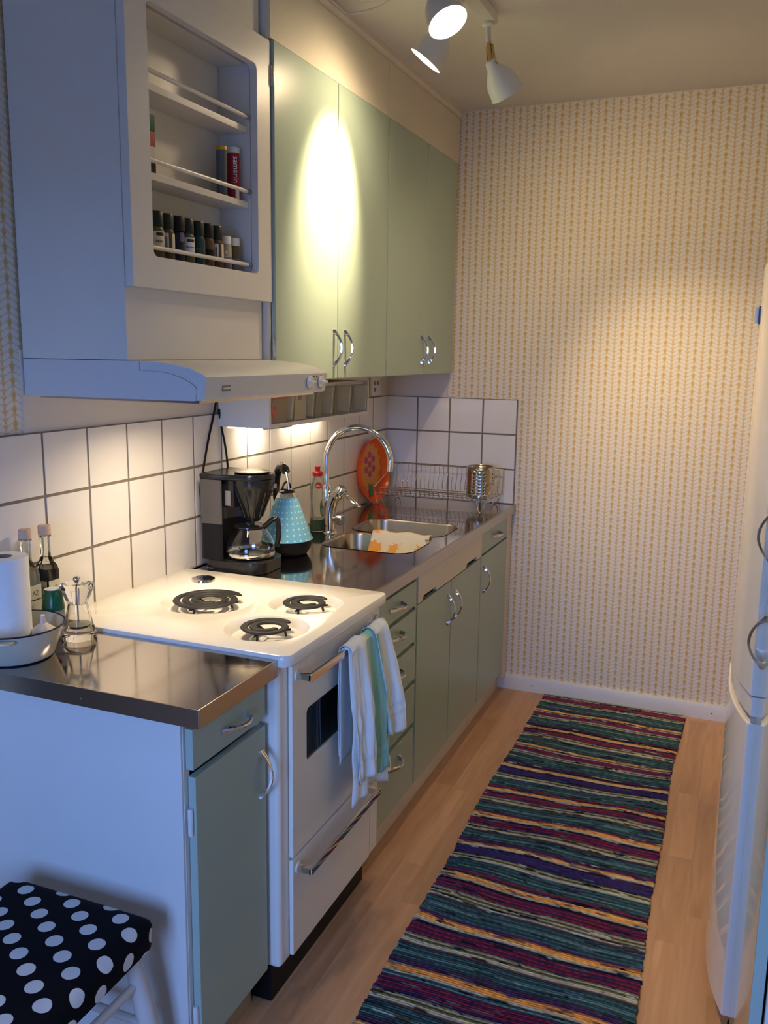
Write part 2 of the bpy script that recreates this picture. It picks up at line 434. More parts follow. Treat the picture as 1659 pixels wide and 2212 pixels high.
# wall with the window behind the camera
wf = B(); y0, y1 = WIN[4]-0.1, WIN[4]
box(wf, -2.45, WIN[0], y0, y1, -0.05, H+0.05); box(wf, WIN[1], 2.25, y0, y1, -0.05, H+0.05)
box(wf, WIN[0], WIN[1], y0, y1, -0.05, WIN[2]); box(wf, WIN[0], WIN[1], y0, y1, WIN[3], H+0.05)
struct(obj('wall_front', wf, 'wall_paint', smooth=False))
wn = B()
for a in (WIN[0], (WIN[0]+WIN[1])/2-0.025, WIN[1]-0.05): box(wn, a, a+0.05, y0+0.02, y1-0.02, WIN[2], WIN[3])
box(wn, WIN[0], WIN[1], y0+0.02, y1-0.02, WIN[2], WIN[2]+0.05); box(wn, WIN[0], WIN[1], y0+0.02, y1-0.02, WIN[3]-0.05, WIN[3])
struct(obj('window_1', wn, 'window_white', smooth=False))

struct(obj('added_ground', bx(-40, 40, -70, WIN[4]-0.6, -1.2, -1.1), 'ground_grey'))  # unseen ground added to block low sky light from the upper walls
# plain painted strips over the wallpaper, skirting, cove
struct(obj('trim_1', bx(0.0, 0.004, -2.178, 0.0, 0.80, 1.47), 'wall_paint'))
struct(obj('trim_2', bx(0.0, 0.288, -0.004, 0.0, 1.27, 1.47), 'wall_paint'))
bb = B(); prism(bb, [(-0.016, 0.0), (-0.016, 0.058), (-0.012, 0.065), (0.0, 0.065), (0.0, 0.0)], 0.56, 2.2, 'x')
bbo = struct(obj('baseboard_back', bb, 'white_paint'))
for sx in (0.72, 1.47):
    b = B(); lathe(b, [(0, 0), (0.003, 0), (0.003, 0.001), (0, 0.001)], n=10, M=Matrix.Translation((sx, -0.0165, 0.03)) @ Matrix.Rotation(PI/2, 4, 'X'))
    obj('screw', b, 'dark_print', bbo)

# tiles
tb = B(); box(tb, 0, 0.007, -0.0735, 0.0735, -0.0735, 0.0735)
bmesh.ops.bevel(tb, geom=tb.edges[:], offset=0.0022, segments=2, affect='EDGES'); smooth_bm(tb)
tme = bpy.data.meshes.new('tile'); tb.to_mesh(tme); tb.free(); tme.materials.append(MATS['tile'])
obj('grout', bx(0.004, 0.0098, -2.434, 0.0, 0.80, TT-0.001), 'grout', wl)
obj('grout', bx(0.0, 0.602, -0.0098, 0.0, 0.80, TT-0.001), 'grout', wb)
TO = 0.0338
for i in range(16):
    for r in range(3):
        mesh_child('tile', tme, wl, (0.0045, -TO-0.15*i-0.075, TT-0.075-0.15*r), (random.uniform(-.003, .003), 0, random.uniform(-.004, .004)))
for j in range(4):
    for r in range(3):
        mesh_child('tile', tme, wb, (0.075+0.15*j+0.002, -0.0045, TT-0.075-0.15*r), (0, 0, -PI/2+random.uniform(-.004, .004)))
for r in range(3):
    obj('tile_strip', bx(0.004, 0.0115, -TO+0.002, -0.012, TT-0.15*(r+1)+0.0018, TT-0.15*r-0.0018), 'tile', wl, bevel=0.0015)

# ------------------------------------------------------------------ handles (shared)
def handle_mesh():
    """bow handle, long axis z, standing on plane x=0 and bowing to +x"""
    bm = B(); n = 18; L_ = 0.110; rings = []
    for i in range(n+1):
        s = i/n; z = (s-0.5)*L_
        k = math.sin(PI*s)
        xo = 0.030*(k**0.75)
        w = 0.0074 - 0.0034*k**1.5         # half width along the door
        th = 0.0022 + 0.006*(1-k)**3
        xi = max(0.0, xo-2*th) if 0.02 < s < 0.98 else 0.0
        if s < 0.12 or s > 0.88: xi = 0.0
        xo = max(xo, 0.004)
        rings.append([bm.verts.new(p) for p in ((xi, -w, z), (xo, -w*0.7, z), (xo+0.0012, 0, z), (xo, w*0.7, z), (xi, w, z))])
    for A, D in zip(rings, rings[1:]):
        for k in range(5): bm.faces.new((A[k], A[(k+1) % 5], D[(k+1) % 5], D[k]))
    bm.faces.new(rings[0][::-1]); bm.faces.new(rings[-1])
    bmesh.ops.recalc_face_normals(bm, faces=bm.faces); smooth_bm(bm, 40)
    me = bpy.data.meshes.new('handle'); bm.to_mesh(me); bm.free(); me.materials.append(MATS['chrome']); return me
HM = handle_mesh()
def vhandle(parent, x, y, z, flip=1): return mesh_child('handle', HM, parent, (x, y, z), (0, 0, 0 if flip > 0 else PI))
def hhandle(parent, x, y, z): return mesh_child('handle', HM, parent, (x, y, z), (PI/2, 0, 0))
def hinge(parent, x, y, z, h=0.05, m='white_paint'):
    b = B(); lathe(b, [(0, -h/2), (0.0045, -h/2), (0.0055, -h/2+0.003), (0.0055, -0.0006), (0.0048, -0.0005), (0.0048, 0.0005), (0.0055, 0.0006), (0.0055, h/2-0.003), (0.0045, h/2), (0, h/2)], c=(x, y, z), n=12)
    return obj('hinge', b, m, parent)

# ------------------------------------------------------------------ near base cabinet
FX = 0.600
t = thing('base_cabinet', 'narrow mint base cabinet with one drawer and one door, beside the stove', 'cabinet', (0.3, -2.29, 0))
bd = B(); box(bd, 0.003, 0.582, -2.428, -2.410, 0.10, 0.800); box(bd, 0.003, 0.582, -2.170, -2.152, 0.10, 0.800)
box(bd, 0.02, 0.582, -2.41, -2.17, 0.10, 0.118); box(bd, 0.003, 0.02, -2.41, -2.17, 0.0, 0.80); box(bd, 0.56, 0.582, -2.41, -2.17, 0.698, 0.712)
box(bd, 0.02, 0.582, -2.41, -2.17, 0.786, 0.80)
obj('carcass', bd, 'white_paint', t, smooth=False)
obj('side_panel', bx(0.002, 0.581, -2.434, -2.4281, 0.0, 0.799), 'white_paint', t, bevel=0.001)
obj('plinth', bx(0.535, 0.552, -2.4279, -2.153, 0.0, 0.0995), 'kick_wood', t)
d = obj('drawer', bx(0.583, FX, -2.423, -2.156, 0.706, 0.787), 'mint', t, bevel=0.002)
hhandle(d, FX, -2.275, 0.745)
d = obj('door', bx(0.583, FX, -2.417, -2.156, 0.105, 0.690), 'mint', t, bevel=0.002)
vhandle(d, FX, -2.178, 0.588)
hinge(d, 0.590, -2.4215, 0.60, 0.055); hinge(d, 0.590, -2.4215, 0.18, 0.055)

# near worktop
t = thing('steel_worktop', 'short stainless steel worktop beside the stove, holding the enamel bowl', 'worktop', (0.31, -2.3, 0.8))
tp = B(); box(tp, 0.002, 0.6245, -2.4395, -2.151, 0.801, CT)
obj('top_slab', tp, 'steel', t, bevel=0.001)
obj('front_edge', bx(0.6246, 0.6275, -2.442, -2.151, 0.800, CT+0.0003), 'steel_brushed', t, bevel=0.001)
obj('side_edge', bx(0.002, 0.6245, -2.442, -2.4396, 0.800, CT+0.0003), 'steel_brushed', t, bevel=0.001)
obj('screw', lathe(B(), [(0, 0), (0.003, 0), (0.0022, 0.0012), (0, 0.0014)], n=10, M=Matrix.Translation((0.36, -2.442, 0.815)) @ Matrix.Rotation(PI/2, 4, 'X')), 'chrome', t)

# ------------------------------------------------------------------ drawer cabinet, sink cabinet, end cabinet
def carcass(t, ya, yb, zt=0.80):
    bd = B(); box(bd, 0.012, 0.582, ya, ya+0.016, 0.1005, zt); box(bd, 0.012, 0.582, yb-0.016, yb, 0.1005, zt)
    box(bd, 0.03, 0.58, ya+0.016, yb-0.016, 0.1005, 0.115); box(bd, 0.012, 0.03, ya+0.016, yb-0.016, 0.0, zt)
    return bd
t = thing('drawer_cabinet', 'mint base cabinet with a column of five drawers between stove and sink doors', 'cabinet', (0.3, -1.4, 0))
bd = carcass(t, -1.583, -1.213)
for z in (0.698, 0.584, 0.456, 0.310, 0.792): box(bd, 0.55, 0.582, -1.567, -1.229, z-0.008, z+0.008)
obj('carcass', bd, 'cream_paint', t, smooth=False)
obj('plinth', bx(0.548, 0.562, -1.582, -1.214, 0.0, 0.10), 'cream_paint', t)
for z0, z1 in ((0.706, 0.785), (0.592, 0.694), (0.466, 0.578), (0.322, 0.450), (0.107, 0.304)):
    d = obj('drawer', bx(0.583, FX, -1.575, -1.220, z0, z1), 'mint', t, bevel=0.002)
    hz = (z0+z1)/2 if z1 > 0.4 else z1-0.045
    hhandle(d, FX, -1.395, {0.706: 0.748, 0.592: 0.658, 0.466: 0.538, 0.322: 0.418, 0.107: 0.258}[z0])

t = thing('sink_cabinet', 'wide base cabinet under the sink with cream fascia and two mint doors', 'cabinet', (0.3, -0.86, 0))
bd = carcass(t, -1.211, -0.492, 0.64); obj('carcass', bd, 'cream_paint', t, smooth=False)
obj('plinth', bx(0.548, 0.562, -1.210, -0.493, 0.0, 0.10), 'cream_paint', t)
# fascia with two vent slots cut from its lower edge
pts = [(-1.210, 0.797), (-1.210, 0.708)]
for ya, yb in ((-1.17, -1.03), (-0.70, -0.56)): pts += [(ya, 0.708), (ya+0.012, 0.722), (yb-0.006, 0.722), (yb, 0.708)]
pts += [(-0.495, 0.708), (-0.495, 0.797)]
obj('fascia', prism(B(), pts, 0.585, FX+0.002, 'x'), 'cream_paint', t, smooth=False)
for ya, yb, yh in ((-1.211, -0.866, -0.903), (-0.863, -0.495, -0.825)):
    d = obj('door', bx(0.583, FX, ya+0.002, yb-0.001, 0.105, 0.702), 'mint', t, bevel=0.002)
    vhandle(d, FX, yh, 0.606)
    ye = ya if yh < -0.87 else yb
    for z in (0.69, 0.57, 0.49, 0.2): hinge(d, 0.592, ye+(0.0005 if yh < -0.87 else -0.0005), z, 0.035, 'chrome_satin')

t = thing('end_cabinet', 'narrow mint base cabinet with one drawer and one door, against the wallpapered wall', 'cabinet', (0.3, -0.25, 0))
bd = carcass(t, -0.490, -0.010); obj('carcass', bd, 'cream_paint', t, smooth=False)
obj('plinth', bx(0.548, 0.562, -0.489, -0.018, 0.0, 0.10), 'cream_paint', t)
obj('filler_strip', bx(0.575, 0.597, -0.088, -0.009, 0.066, 0.80), 'cream_paint', t, bevel=0.001)
d = obj('drawer', bx(0.583, FX, -0.487, -0.094, 0.712, 0.796), 'mint', t, bevel=0.002); hhandle(d, FX, -0.29, 0.758)
d = obj('door', bx(0.583, FX, -0.487, -0.094, 0.105, 0.704), 'mint', t, bevel=0.002); vhandle(d, FX, -0.452, 0.607)
hinge(d, 0.592, -0.0925, 0.6, 0.035, 'chrome_satin')

# ------------------------------------------------------------------ main worktop with two bowls
t = thing('sink_worktop', 'long stainless steel worktop with two sink bowls along the tiled wall', 'worktop', (0.3, -0.8, 0.8))
YA, YB, XB = -1.585, -0.009, 0.612
bowls = [(0.205, 0.53, -1.118, -0.862), (0.185, 0.54, -0.828, -0.572)]
bm = B()
def loop(bm, pts, z): 
    v = [bm.verts.new((a, b, z)) for a, b in pts]
    return v, [bm.edges.new((v[i], v[(i+1) % len(v)])) for i in range(len(v))]
_, E1 = loop(bm, [(0.009, YA), (XB, YA), (XB, YB), (0.009, YB)], CT)
allE = list(E1); holes = []
for b4 in bowls:
    hv, he = loop(bm, rrect(*b4, 0.062), CT); holes.append(hv); allE += he
bmesh.ops.triangle_fill(bm, edges=allE, use_beauty=True, normal=(0, 0, 1))
o = obj('top_sheet', bm, 'steel', t, smooth=False)
sk = B(); box(sk, XB-0.012, XB, YA, YB, 0.802, CT+0.0012); box(sk, 0.009, XB-0.0125, YA, YA+0.010, 0.802, CT+0.003)
obj('front_edge', sk, 'steel_brushed', t, bevel=0.0012)
obj('back_lip', bx(0.012, 0.022, YA+0.011, YB, CT-0.004, CT+0.004), 'steel', t, bevel=0.002)
for b4 in bowls:
    bm = B(); rings = []
    for dz, ins, rr in ((0.0015, -0.004, 0.066), (0.0, 0.0, 0.062), (-0.006, 0.003, 0.06), (-0.12, 0.010, 0.055), (-0.145, 0.022, 0.05), (-0.152, 0.045, 0.035)):
        rings.append([bm.verts.new((a, b, CT+dz)) for a, b in rrect(b4[0]+ins, b4[1]-ins, b4[2]+ins, b4[3]-ins, max(0.02, rr-ins*0.3))])
    for A, D in zip(rings, rings[1:]):
        for i in range(len(A)): bm.faces.new((A[i], A[(i+1) % len(A)], D[(i+1) % len(A)], D[i]))
    bm.faces.new(rings[-1])
    bo = obj('sink_bowl', bm, 'steel_bowl', t)
    cx, cy = (b4[0]+b4[1])/2, (b4[2]+b4[3])/2
    obj('drain', lathe(B(), [(0, 0.0), (0.02, 0.0005), (0.026, 0.003), (0.034, 0.003), (0.036, 0.0)], c=(cx, cy, CT-0.152), n=24), 'chrome', bo)

# ------------------------------------------------------------------ stove
t = thing('stove', 'white enamel free-standing electric stove with coil burners and oven', 'stove', (0.31, -1.87, 0))
SY0, SY1, SX = -2.141, -1.597, 0.622
obj('body', bx(0.03, SX, SY0+0.002, SY1-0.002, 0.095, 0.822), 'enamel', t, bevel=0.012, seg=3)
obj('base', bx(0.08, 0.594, SY0+0.010, SY1-0.01, 0.0, 0.094), 'black_matte', t, bevel=0.004)
# top with three dished wells
ZS = 0.846
wells = [(0.262, -1.856, 0.121), (0.503, -1.776, 0.095), (0.512, -1.992, 0.099)]
bm = B()
_, E1 = loop(bm, rrect(0.014, 0.648, SY0-0.004, SY1+0.004, 0.018, 4), ZS)
allE = list(E1); outer = _
hv = []
for cx, cy, r in wells:
    v, e = loop(bm, [(cx+r*math.cos(2*PI*k/40), cy+r*math.sin(2*PI*k/40)) for k in range(40)], ZS); hv.append(v); allE += e
bmesh.ops.triangle_fill(bm, edges=allE, use_beauty=True, normal=(0, 0, 1))
for (cx, cy, r), v in zip(wells, hv):
    prev = v
    for f_, dz in ((0.96, -0.003), (0.88, -0.012), (0.82, -0.019), (0.4, -0.0235)):
        ring = [bm.verts.new((cx+r*f_*math.cos(2*PI*k/40), cy+r*f_*math.sin(2*PI*k/40), ZS+dz)) for k in range(40)]
        for k in range(40): bm.faces.new((prev[k], prev[(k+1) % 40], ring[(k+1) % 40], ring[k]))
        prev = ring
    bm.faces.new(prev)
prev = outer
for ins, dz in ((-0.0025, -0.001), (-0.005, -0.005), (-0.005, -0.020), (-0.003, -0.026), (0.02, -0.026)):
    ring = [bm.verts.new((a, b, ZS+dz)) for a, b in rrect(0.014+ins, 0.648-ins, SY0-0.004+ins, SY1+0.004-ins, max(0.004, 0.018-ins), 4)]
    for k in range(len(ring)): bm.faces.new((prev[k], prev[(k+1) % len(ring)], ring[(k+1) % len(ring)], ring[k]))
    prev = ring
bmesh.ops.recalc_face_normals(bm, faces=bm.faces)
top = obj('cooktop', bm, 'enamel', t)
for (cx, cy, r), cr, turns, a0 in zip(wells, (0.0975, 0.068, 0.0695), (2.8, 1.85, 1.85), (0.9, 1.0, 1.0)):
    pth = []
    n = int(turns*30)
    tw = 0.0225 if cr > 0.08 else 0.0200; hw = 0.0092
    for i in range(n+1):
        a = a0+2*PI*turns*i/n; rr = cr-0.0092-tw*(turns*i/n)*(1.0 if i > 0 else 1)
        pth.append((cx+rr*math.cos(a), cy+rr*math.sin(a), ZS+0.002))
    co = obj('burner_coil', tube(B(), pth, [hw*0.55]+[hw]*(len(pth)-2)+[hw*0.55], n=8, flat=0.42), 'iron', t)
    b = B()
    for k in range(3):
        a = 0.5+2*PI*k/3
        tube(b, [(cx, cy, ZS-0.009), (cx+cr*0.80*math.cos(a), cy+cr*0.80*math.sin(a), ZS-0.005)], 0.0028, n=6)
        tube(b, [(cx+cr*0.60*math.cos(a), cy+cr*0.60*math.sin(a), ZS-0.009), (cx+cr*0.64*math.cos(a), cy+cr*0.64*math.sin(a), ZS-0.021)], 0.0028, n=6)
    obj('burner_support', b, 'iron', co)
obj('pan_cap', lathe(B(), [(0.033, 0.0), (0.032, 0.006), (0.028, 0.008), (0.012, 0.007), (0, 0.0065)], c=(0.140, -1.692, ZS), n=28), 'chrome', t)
# front: oven door, warming drawer, control strip
DX = 0.634
wy0, wy1, wz0, wz1 = -2.028, -1.728, 0.556, 0.682
bm = B()
_, e1 = loop(bm, [(-2.098, 0.352), (-1.655, 0.352), (-1.655, 0.806), (-2.098, 0.806)], 0); ov = _
hv, e2 = loop(bm, rrect(wy0, wy1, wz0, wz1, 0.012, 4), 0)
bmesh.ops.triangle_fill(bm, edges=e1+e2, use_beauty=True, normal=(0, 0, 1))
for v in bm.verts: v.co = Vector((DX, v.co.x, v.co.y))
ext = bmesh.ops.extrude_face_region(bm, geom=bm.faces[:])
for v in [g for g in ext['geom'] if isinstance(g, bmesh.types.BMVert)]: v.co.x = SX+0.001
bmesh.ops.recalc_face_normals(bm, faces=bm.faces)
od = obj('oven_door', bm, 'enamel', t, bevel=0.003)
obj('oven_window', bx(0.6232, 0.6275, wy0-0.0005, wy1+0.0005, wz0-0.0005, wz1+0.0005), 'oven_glass', od)
def bar_handle(parent, ya, yb, z, xo):
    b = B()
    for y in (ya, yb): box(b, DX-0.003, xo, y-0.007, y+0.007, z-0.008, z+0.008)
    box(b, xo-0.008, xo+0.001, ya-0.007, yb+0.007, z-0.009, z+0.009)
    h = obj('bar_handle', b, 'chrome', parent, bevel=0.0022)
    for y in (ya, yb):
        b2 = B(); lathe(b2, [(0, 0), (0.013, 0), (0.012, 0.003), (0, 0.003)], n=16, M=Matrix.Translation((DX, y, z)) @ Matrix.Rotation(PI/2, 4, 'Y'))
        obj('washer', b2, 'white_plastic', h)
    return h
HB = bar_handle(od, -2.075, -1.675, 0.779, 0.672)
wd = obj('warming_drawer', bx(SX+0.001, DX, -2.098, -1.655, 0.108, 0.346), 'enamel', t, bevel=0.003)
bar_handle(wd, -2.075, -1.675, 0.318, 0.672)
cp = obj('control_strip', bx(SX-0.002, DX-0.001, -1.651, -1.600, 0.112, 0.806), 'enamel', t, bevel=0.003)
for z in (0.772, 0.728, 0.60, 0.50, 0.40):
    b = B(); lathe(b, [(0, 0), (0.017, 0), (0.018, 0.004), (0.015, 0.006), (0.0135, 0.022), (0.012, 0.024), (0, 0.024)], n=20, M=Matrix.Translation((DX-0.001, -1.626, z)) @ Matrix.Rotation(PI/2, 4, 'Y'))
    kb = obj('knob', b, 'white_plastic', cp)
    obj('knob_ring', tube(B(), [(DX+0.001, -1.626+0.019*math.cos(a*PI/10), z+0.019*math.sin(a*PI/10)) for a in range(20)], 0.0016, n=6, closed=True), 'chrome_satin', kb)

# ------------------------------------------------------------------ range hood + spice cabinet above it
HY0, HY1 = -2.172, -1.612
t = thing('range_hood', 'white range hood with rounded nose and two dials over the stove', 'range hood', (0.24, -1.89, 1.37))
prof = [(0.006, 1.371), (0.470, 1.373), (0.476, 1.378), (0.481, 1.421), (0.474, 1.426), (0.442, 1.438), (0.398, 1.446), (0.35, 1.450), (0.297, 1.4515), (0.006, 1.4515)]
shell = B(); prism(shell, prof, HY0+0.004, HY1-0.004, 'y'); obj('hood_shell', shell, 'hood_plastic', t, smooth=True)
pr2 = [(x_, z_) for x_, z_ in prof]
obj('end_cap', prism(B(), pr2, HY1-0.0039, HY1, 'y'), 'hood_plastic', t, bevel=0.0012, seg=1)
# near end cap in two mouldings with an open joint between them
sm2 = [(p.x, p.z) for p in catmull([(0.318, 0, 1.432), (0.374, 0, 1.430), (0.419, 0, 1.420), (0.452, 0, 1.404), (0.458, 0, 1.392), (0.454, 0, 1.3728)], 6)]
g_ = 0.0007
inner = [(0.006, 1.371)]+[(x_-g_, z_-g_) for x_, z_ in reversed(sm2)]+[(0.318-g_, 1.4510), (0.006, 1.4510)]
outer_ = [(x_+g_, z_+g_) for x_, z_ in sm2]+[(0.470, 1.3735), (0.476, 1.378), (0.481, 1.421), (0.474, 1.426), (0.442, 1.438), (0.398, 1.446), (0.35, 1.450), (0.318+g_, 1.4510)]
for poly in (inner, outer_): obj('end_cap', prism(B(), poly, HY0, HY0+0.0039, 'y'), 'hood_plastic', t, smooth=False)
for y in (-1.711, -1.648):
    b = B(); lathe(b, [(0, 0), (0.0155, 0), (0.0155, 0.004), (0.013, 0.006), (0, 0.006)], n=24, M=Matrix.Translation((0.4785, y, 1.400)) @ Matrix.Rotation(PI/2+0.11, 4, 'Y'))
    k = obj('dial', b, 'white_plastic', t)
    obj('dial_grip', bx(0.482, 0.495, y-0.014, y+0.014, 1.397, 1.403), 'white_plastic', k, bevel=0.001)
    obj('dial_ring', tube(B(), [(0.4800, y+0.0165*math.cos(a*PI/12), 1.400+0.0165*math.sin(a*PI/12)) for a in range(24)], 0.0009, n=5, closed=True), 'grey_print', k)
for y in (-1.688, -1.672): obj('indicator', bx(0.480, 0.4825, y-0.001, y+0.001, 1.4115, 1.4145), 'dark_print', t)
bdg = obj('badge', bx(0.4775, 0.4805, -2.110, -2.080, 1.391, 1.403), 'grey_plastic', t)
obj('badge_print', bx(0.4803, 0.4812, -2.108, -2.082, 1.3955, 1.3985), 'white_print', bdg)
obj('filter', bx(0.03, 0.45, HY0+0.02, HY1-0.02, 1.366, 1.3712), 'chrome_satin', t)
# hood lamp, warm, over the stove
hl = obj('hood_lamp', bx(0.27, 0.33, -1.95, -1.77, 1.358, 1.3662), 'strip_glow', t, bevel=0.003)
li = bpy.data.lights.new('hood_light', 'AREA'); li.shape = 'RECTANGLE'; li.size = 0.06; li.size_y = 0.18; li.energy = 2.8; li.color = (1.0, 0.80, 0.54); li.spread = 2.6
lo = bpy.data.objects.new('hood_light', li); C.objects.link(lo); lo.parent = t; lo.location = Vector((0.30, -1.86, 1.354))-ORG[t]

SXF = 0.288
t = thing('hood_cabinet', 'tall white cabinet above the range hood with an open framed spice shelf', 'cabinet', (0.15, -1.88, 1.45))
bd = B()
box(bd, 0.006, SXF, HY0, HY0+0.016, 1.4528, 2.425)                       # near side
box(bd, 0.006, SXF, -1.626, -1.612, 1.4528, 2.425)
box(bd, SXF-0.012, SXF, HY0+0.016, -1.626, 1.4528, 1.640)              # front under the frame
box(bd, SXF-0.012, SXF, HY0+0.016, -1.626, 2.205, 2.425)
box(bd, 0.006, SXF-0.012, HY0+0.016, -1.626, 1.453, 1.465)
obj('carcass', bd, 'white_paint', t, smooth=False)
bk = B(); box(bk, 0.188, 0.198, HY0+0.016, -1.626, 1.636, 2.21); obj('back_panel', bk, 'white_paint', t)
obj('niche_side', bx(0.199, SXF-0.0005, -1.6605, -1.6265, 1.641, 2.204), 'white_paint', t)
obj('niche_side', bx(0.199, SXF-0.001, HY0+0.0165, -2.118, 1.641, 2.204), 'white_paint', t)
obj('niche_top', bx(0.199, SXF-0.0125, -2.117, -1.661, 2.174, 2.204), 'white_paint', t)
# frame with rounded opening
bm = B()
_, e1 = loop(bm, [(HY0+0.002, 1.603), (-1.592, 1.603), (-1.592, 2.246), (HY0+0.002, 2.246)], 0)
hv, e2 = loop(bm, rrect(-2.098, -1.660, 1.670, 2.172, 0.014, 5), 0)
bmesh.ops.triangle_fill(bm, edges=e1+e2, use_beauty=True, normal=(0, 0, 1))
for v in bm.verts: v.co = Vector((0.309, v.co.x, v.co.y))
ext = bmesh.ops.extrude_face_region(bm, geom=bm.faces[:])
for v in [g for g in ext['geom'] if isinstance(g, bmesh.types.BMVert)]: v.co.x = SXF+0.0005
bmesh.ops.recalc_face_normals(bm, faces=bm.faces)
obj('front_frame', bm, 'white_paint', t, bevel=0.0015)
for z in (2.013, 1.833, 1.648): obj('shelf', bx(0.199, 0.280, -2.117, -1.661, z, z+0.015), 'white_paint', t, bevel=0.0008)
for z in (2.049, 1.871, 1.692):
    r_ = obj('shelf_rail', tube(B(), [(0.286, -2.117, z), (0.286, -1.666, z)], 0.0048, n=10), 'white_paint', t)
    obj('rail_end', tube(B(), [(0.286, -1.676, z), (0.286, -1.661, z)], 0.0060, n=12), 'rail_end', r_)
SHB = 1.663

# spice jars on the bottom shelf
TH = -0.80                            # the side that looks into the room
def cylrot(th): return (PI/2, 0, th+PI/2)
def cpt(x, y, r, th, z): return (x+r*math.cos(th), y+r*math.sin(th), z)
def wrap(x, y, r, th0, th1, z0, z1, n=10):
    b = B(); grid(b, n, 1, lambda u, v: cpt(x, y, r, th0+(th1-th0)*u, z0+(z1-z0)*v)); return b
def jar(kind, y, label, x=0.258):
    t = thing('spice_jar', label, 'spice jar', (x, y, SHB), 'spice jars on the bottom shelf')
    r = 0.0185
    if kind in ('tealcap', 'oregano', 'basil', 'barcode', 'dark', 'brown'):
        bodym = {'tealcap': 'jar_teal', 'dark': 'navy', 'brown': 'spice_brown', 'barcode': 'spice_brown'}.get(kind, 'spice_green')
        obj('jar_body', lathe(B(), [(0, 0), (r-0.002, 0), (r, 0.002), (r, 0.070), (r-0.002, 0.075), (0.015, 0.080), (0, 0.080)], c=(x, y, SHB), n=28), bodym, t)
        rc = 0.0172 if kind != 'dark' else 0.0195
        obj('cap', lathe(B(), [(0.0, 0.078), (rc, 0.078), (rc, 0.108), (rc-0.002, 0.111), (0, 0.1115)], c=(x, y, SHB), n=28), 'jar_cap' if kind not in ('brown', 'dark') else 'black_matte', t)
        za, zb_ = SHB+0.030, SHB+0.068
        if kind in ('basil', 'oregano'):
            lb = obj('label', wrap(x, y, r+0.0005, TH-0.9, TH+1.1, za, zb_), 'white_print' if kind != 'basil' else 'cream_label', t)
            obj('label_band', wrap(x, y, r+0.0008, TH-0.1, TH+0.9, SHB+0.058, SHB+0.065), 'dark_print', lb)
            text('lettering', 'BASIL' if kind == 'basil' else 'OREGANO', 0.0070 if kind == 'basil' else 0.0046, 'dark_print', lb, cpt(x, y, r+0.0009, TH+0.25, SHB+0.046), cylrot(TH+0.25))
        if kind == 'barcode':
            lb = obj('label', wrap(x, y, r+0.0005, TH-0.9, TH+0.15, za, zb_), 'white_print', t)
            obj('label', wrap(x, y, r+0.0005, TH+0.6, TH+1.3, za, zb_), 'cream_label', t)
            for q in range(7): obj('barcode_bar', wrap(x, y, r+0.0008, TH-0.6+q*0.09, TH-0.6+q*0.09+0.03+0.02*(q % 3), SHB+0.036, SHB+0.060, 2), 'dark_print', lb)
        if kind == 'tealcap':
            lb = obj('label', wrap(x, y, r+0.0005, TH-1.0, TH+1.2, za, zb_), 'jar_teal', t)
            text('lettering', 'OREGANO', 0.0046, 'grey_print', lb, cpt(x, y, r+0.0009, TH+0.2, SHB+0.046), cylrot(TH+0.2))
        if kind == 'dark': obj('label', wrap(x, y, r+0.0005, TH+0.3, TH+1.0, SHB+0.055, SHB+0.074), 'purple_label', t)
        if kind == 'brown': obj('label', wrap(x, y, r+0.0005, TH-0.6, TH+0.9, za, SHB+0.050), 'black_matte', t)
    else:
        obj('jar_body', lathe(B(), [(0, 0), (0.0145, 0), (0.0162, 0.002), (0.0162, 0.066), (0.0145, 0.072), (0.013, 0.076), (0, 0.076)], c=(x, y, SHB), n=24), 'spice_pepper' if kind == 'pepper' else 'spice_green', t)
        obj('cap', lathe(B(), [(0.0, 0.073), (0.0150, 0.073), (0.0150, 0.090), (0.0140, 0.092), (0, 0.092)], c=(x, y, SHB), n=24), 'white_print', t)
        lb = obj('label', lathe(B(), [(0.0164, 0.014), (0.0167, 0.014), (0.0167, 0.042), (0.0164, 0.042)], c=(x, y, SHB), n=24), 'purple_label', t)
        if kind == 'pepper':
            text('lettering', 'VIT', 0.0085, 'white_print', lb, cpt(x, y, 0.0170, TH, SHB+0.0405), cylrot(TH))
            text('lettering', 'PEPPAR', 0.0065, 'white_print', lb, cpt(x, y, 0.0170, TH, SHB+0.0335), cylrot(TH))
            obj('label_mark', wrap(x, y, 0.0166, TH-0.2, TH+0.15, SHB+0.049, SHB+0.056, 3), 'white_print', lb)
jar('basil', -2.020, 'black-capped spice jar with cream basil label on the bottom shelf')
jar('barcode', -1.982, 'black-capped spice jar with a barcode label, beside the basil jar')
jar('dark', -1.943, 'wide dark spice jar with tall black cap between two labelled jars')
jar('oregano', -1.903, 'black-capped spice jar with white oregano label')
jar('tealcap', -1.860, 'dark teal labelled spice jar with oregano lettering and black cap')
jar('brown', -1.820, 'plain brown spice jar with black cap and no white label')
jar('barcode', -1.780, 'black-capped spice jar with barcode, next to the white-capped jars')
jar('pepper', -1.738, 'white-capped jar of pale ground pepper with white lettering')
jar('grey', -1.697, 'white-capped spice jar with purple label, next to the niche side')

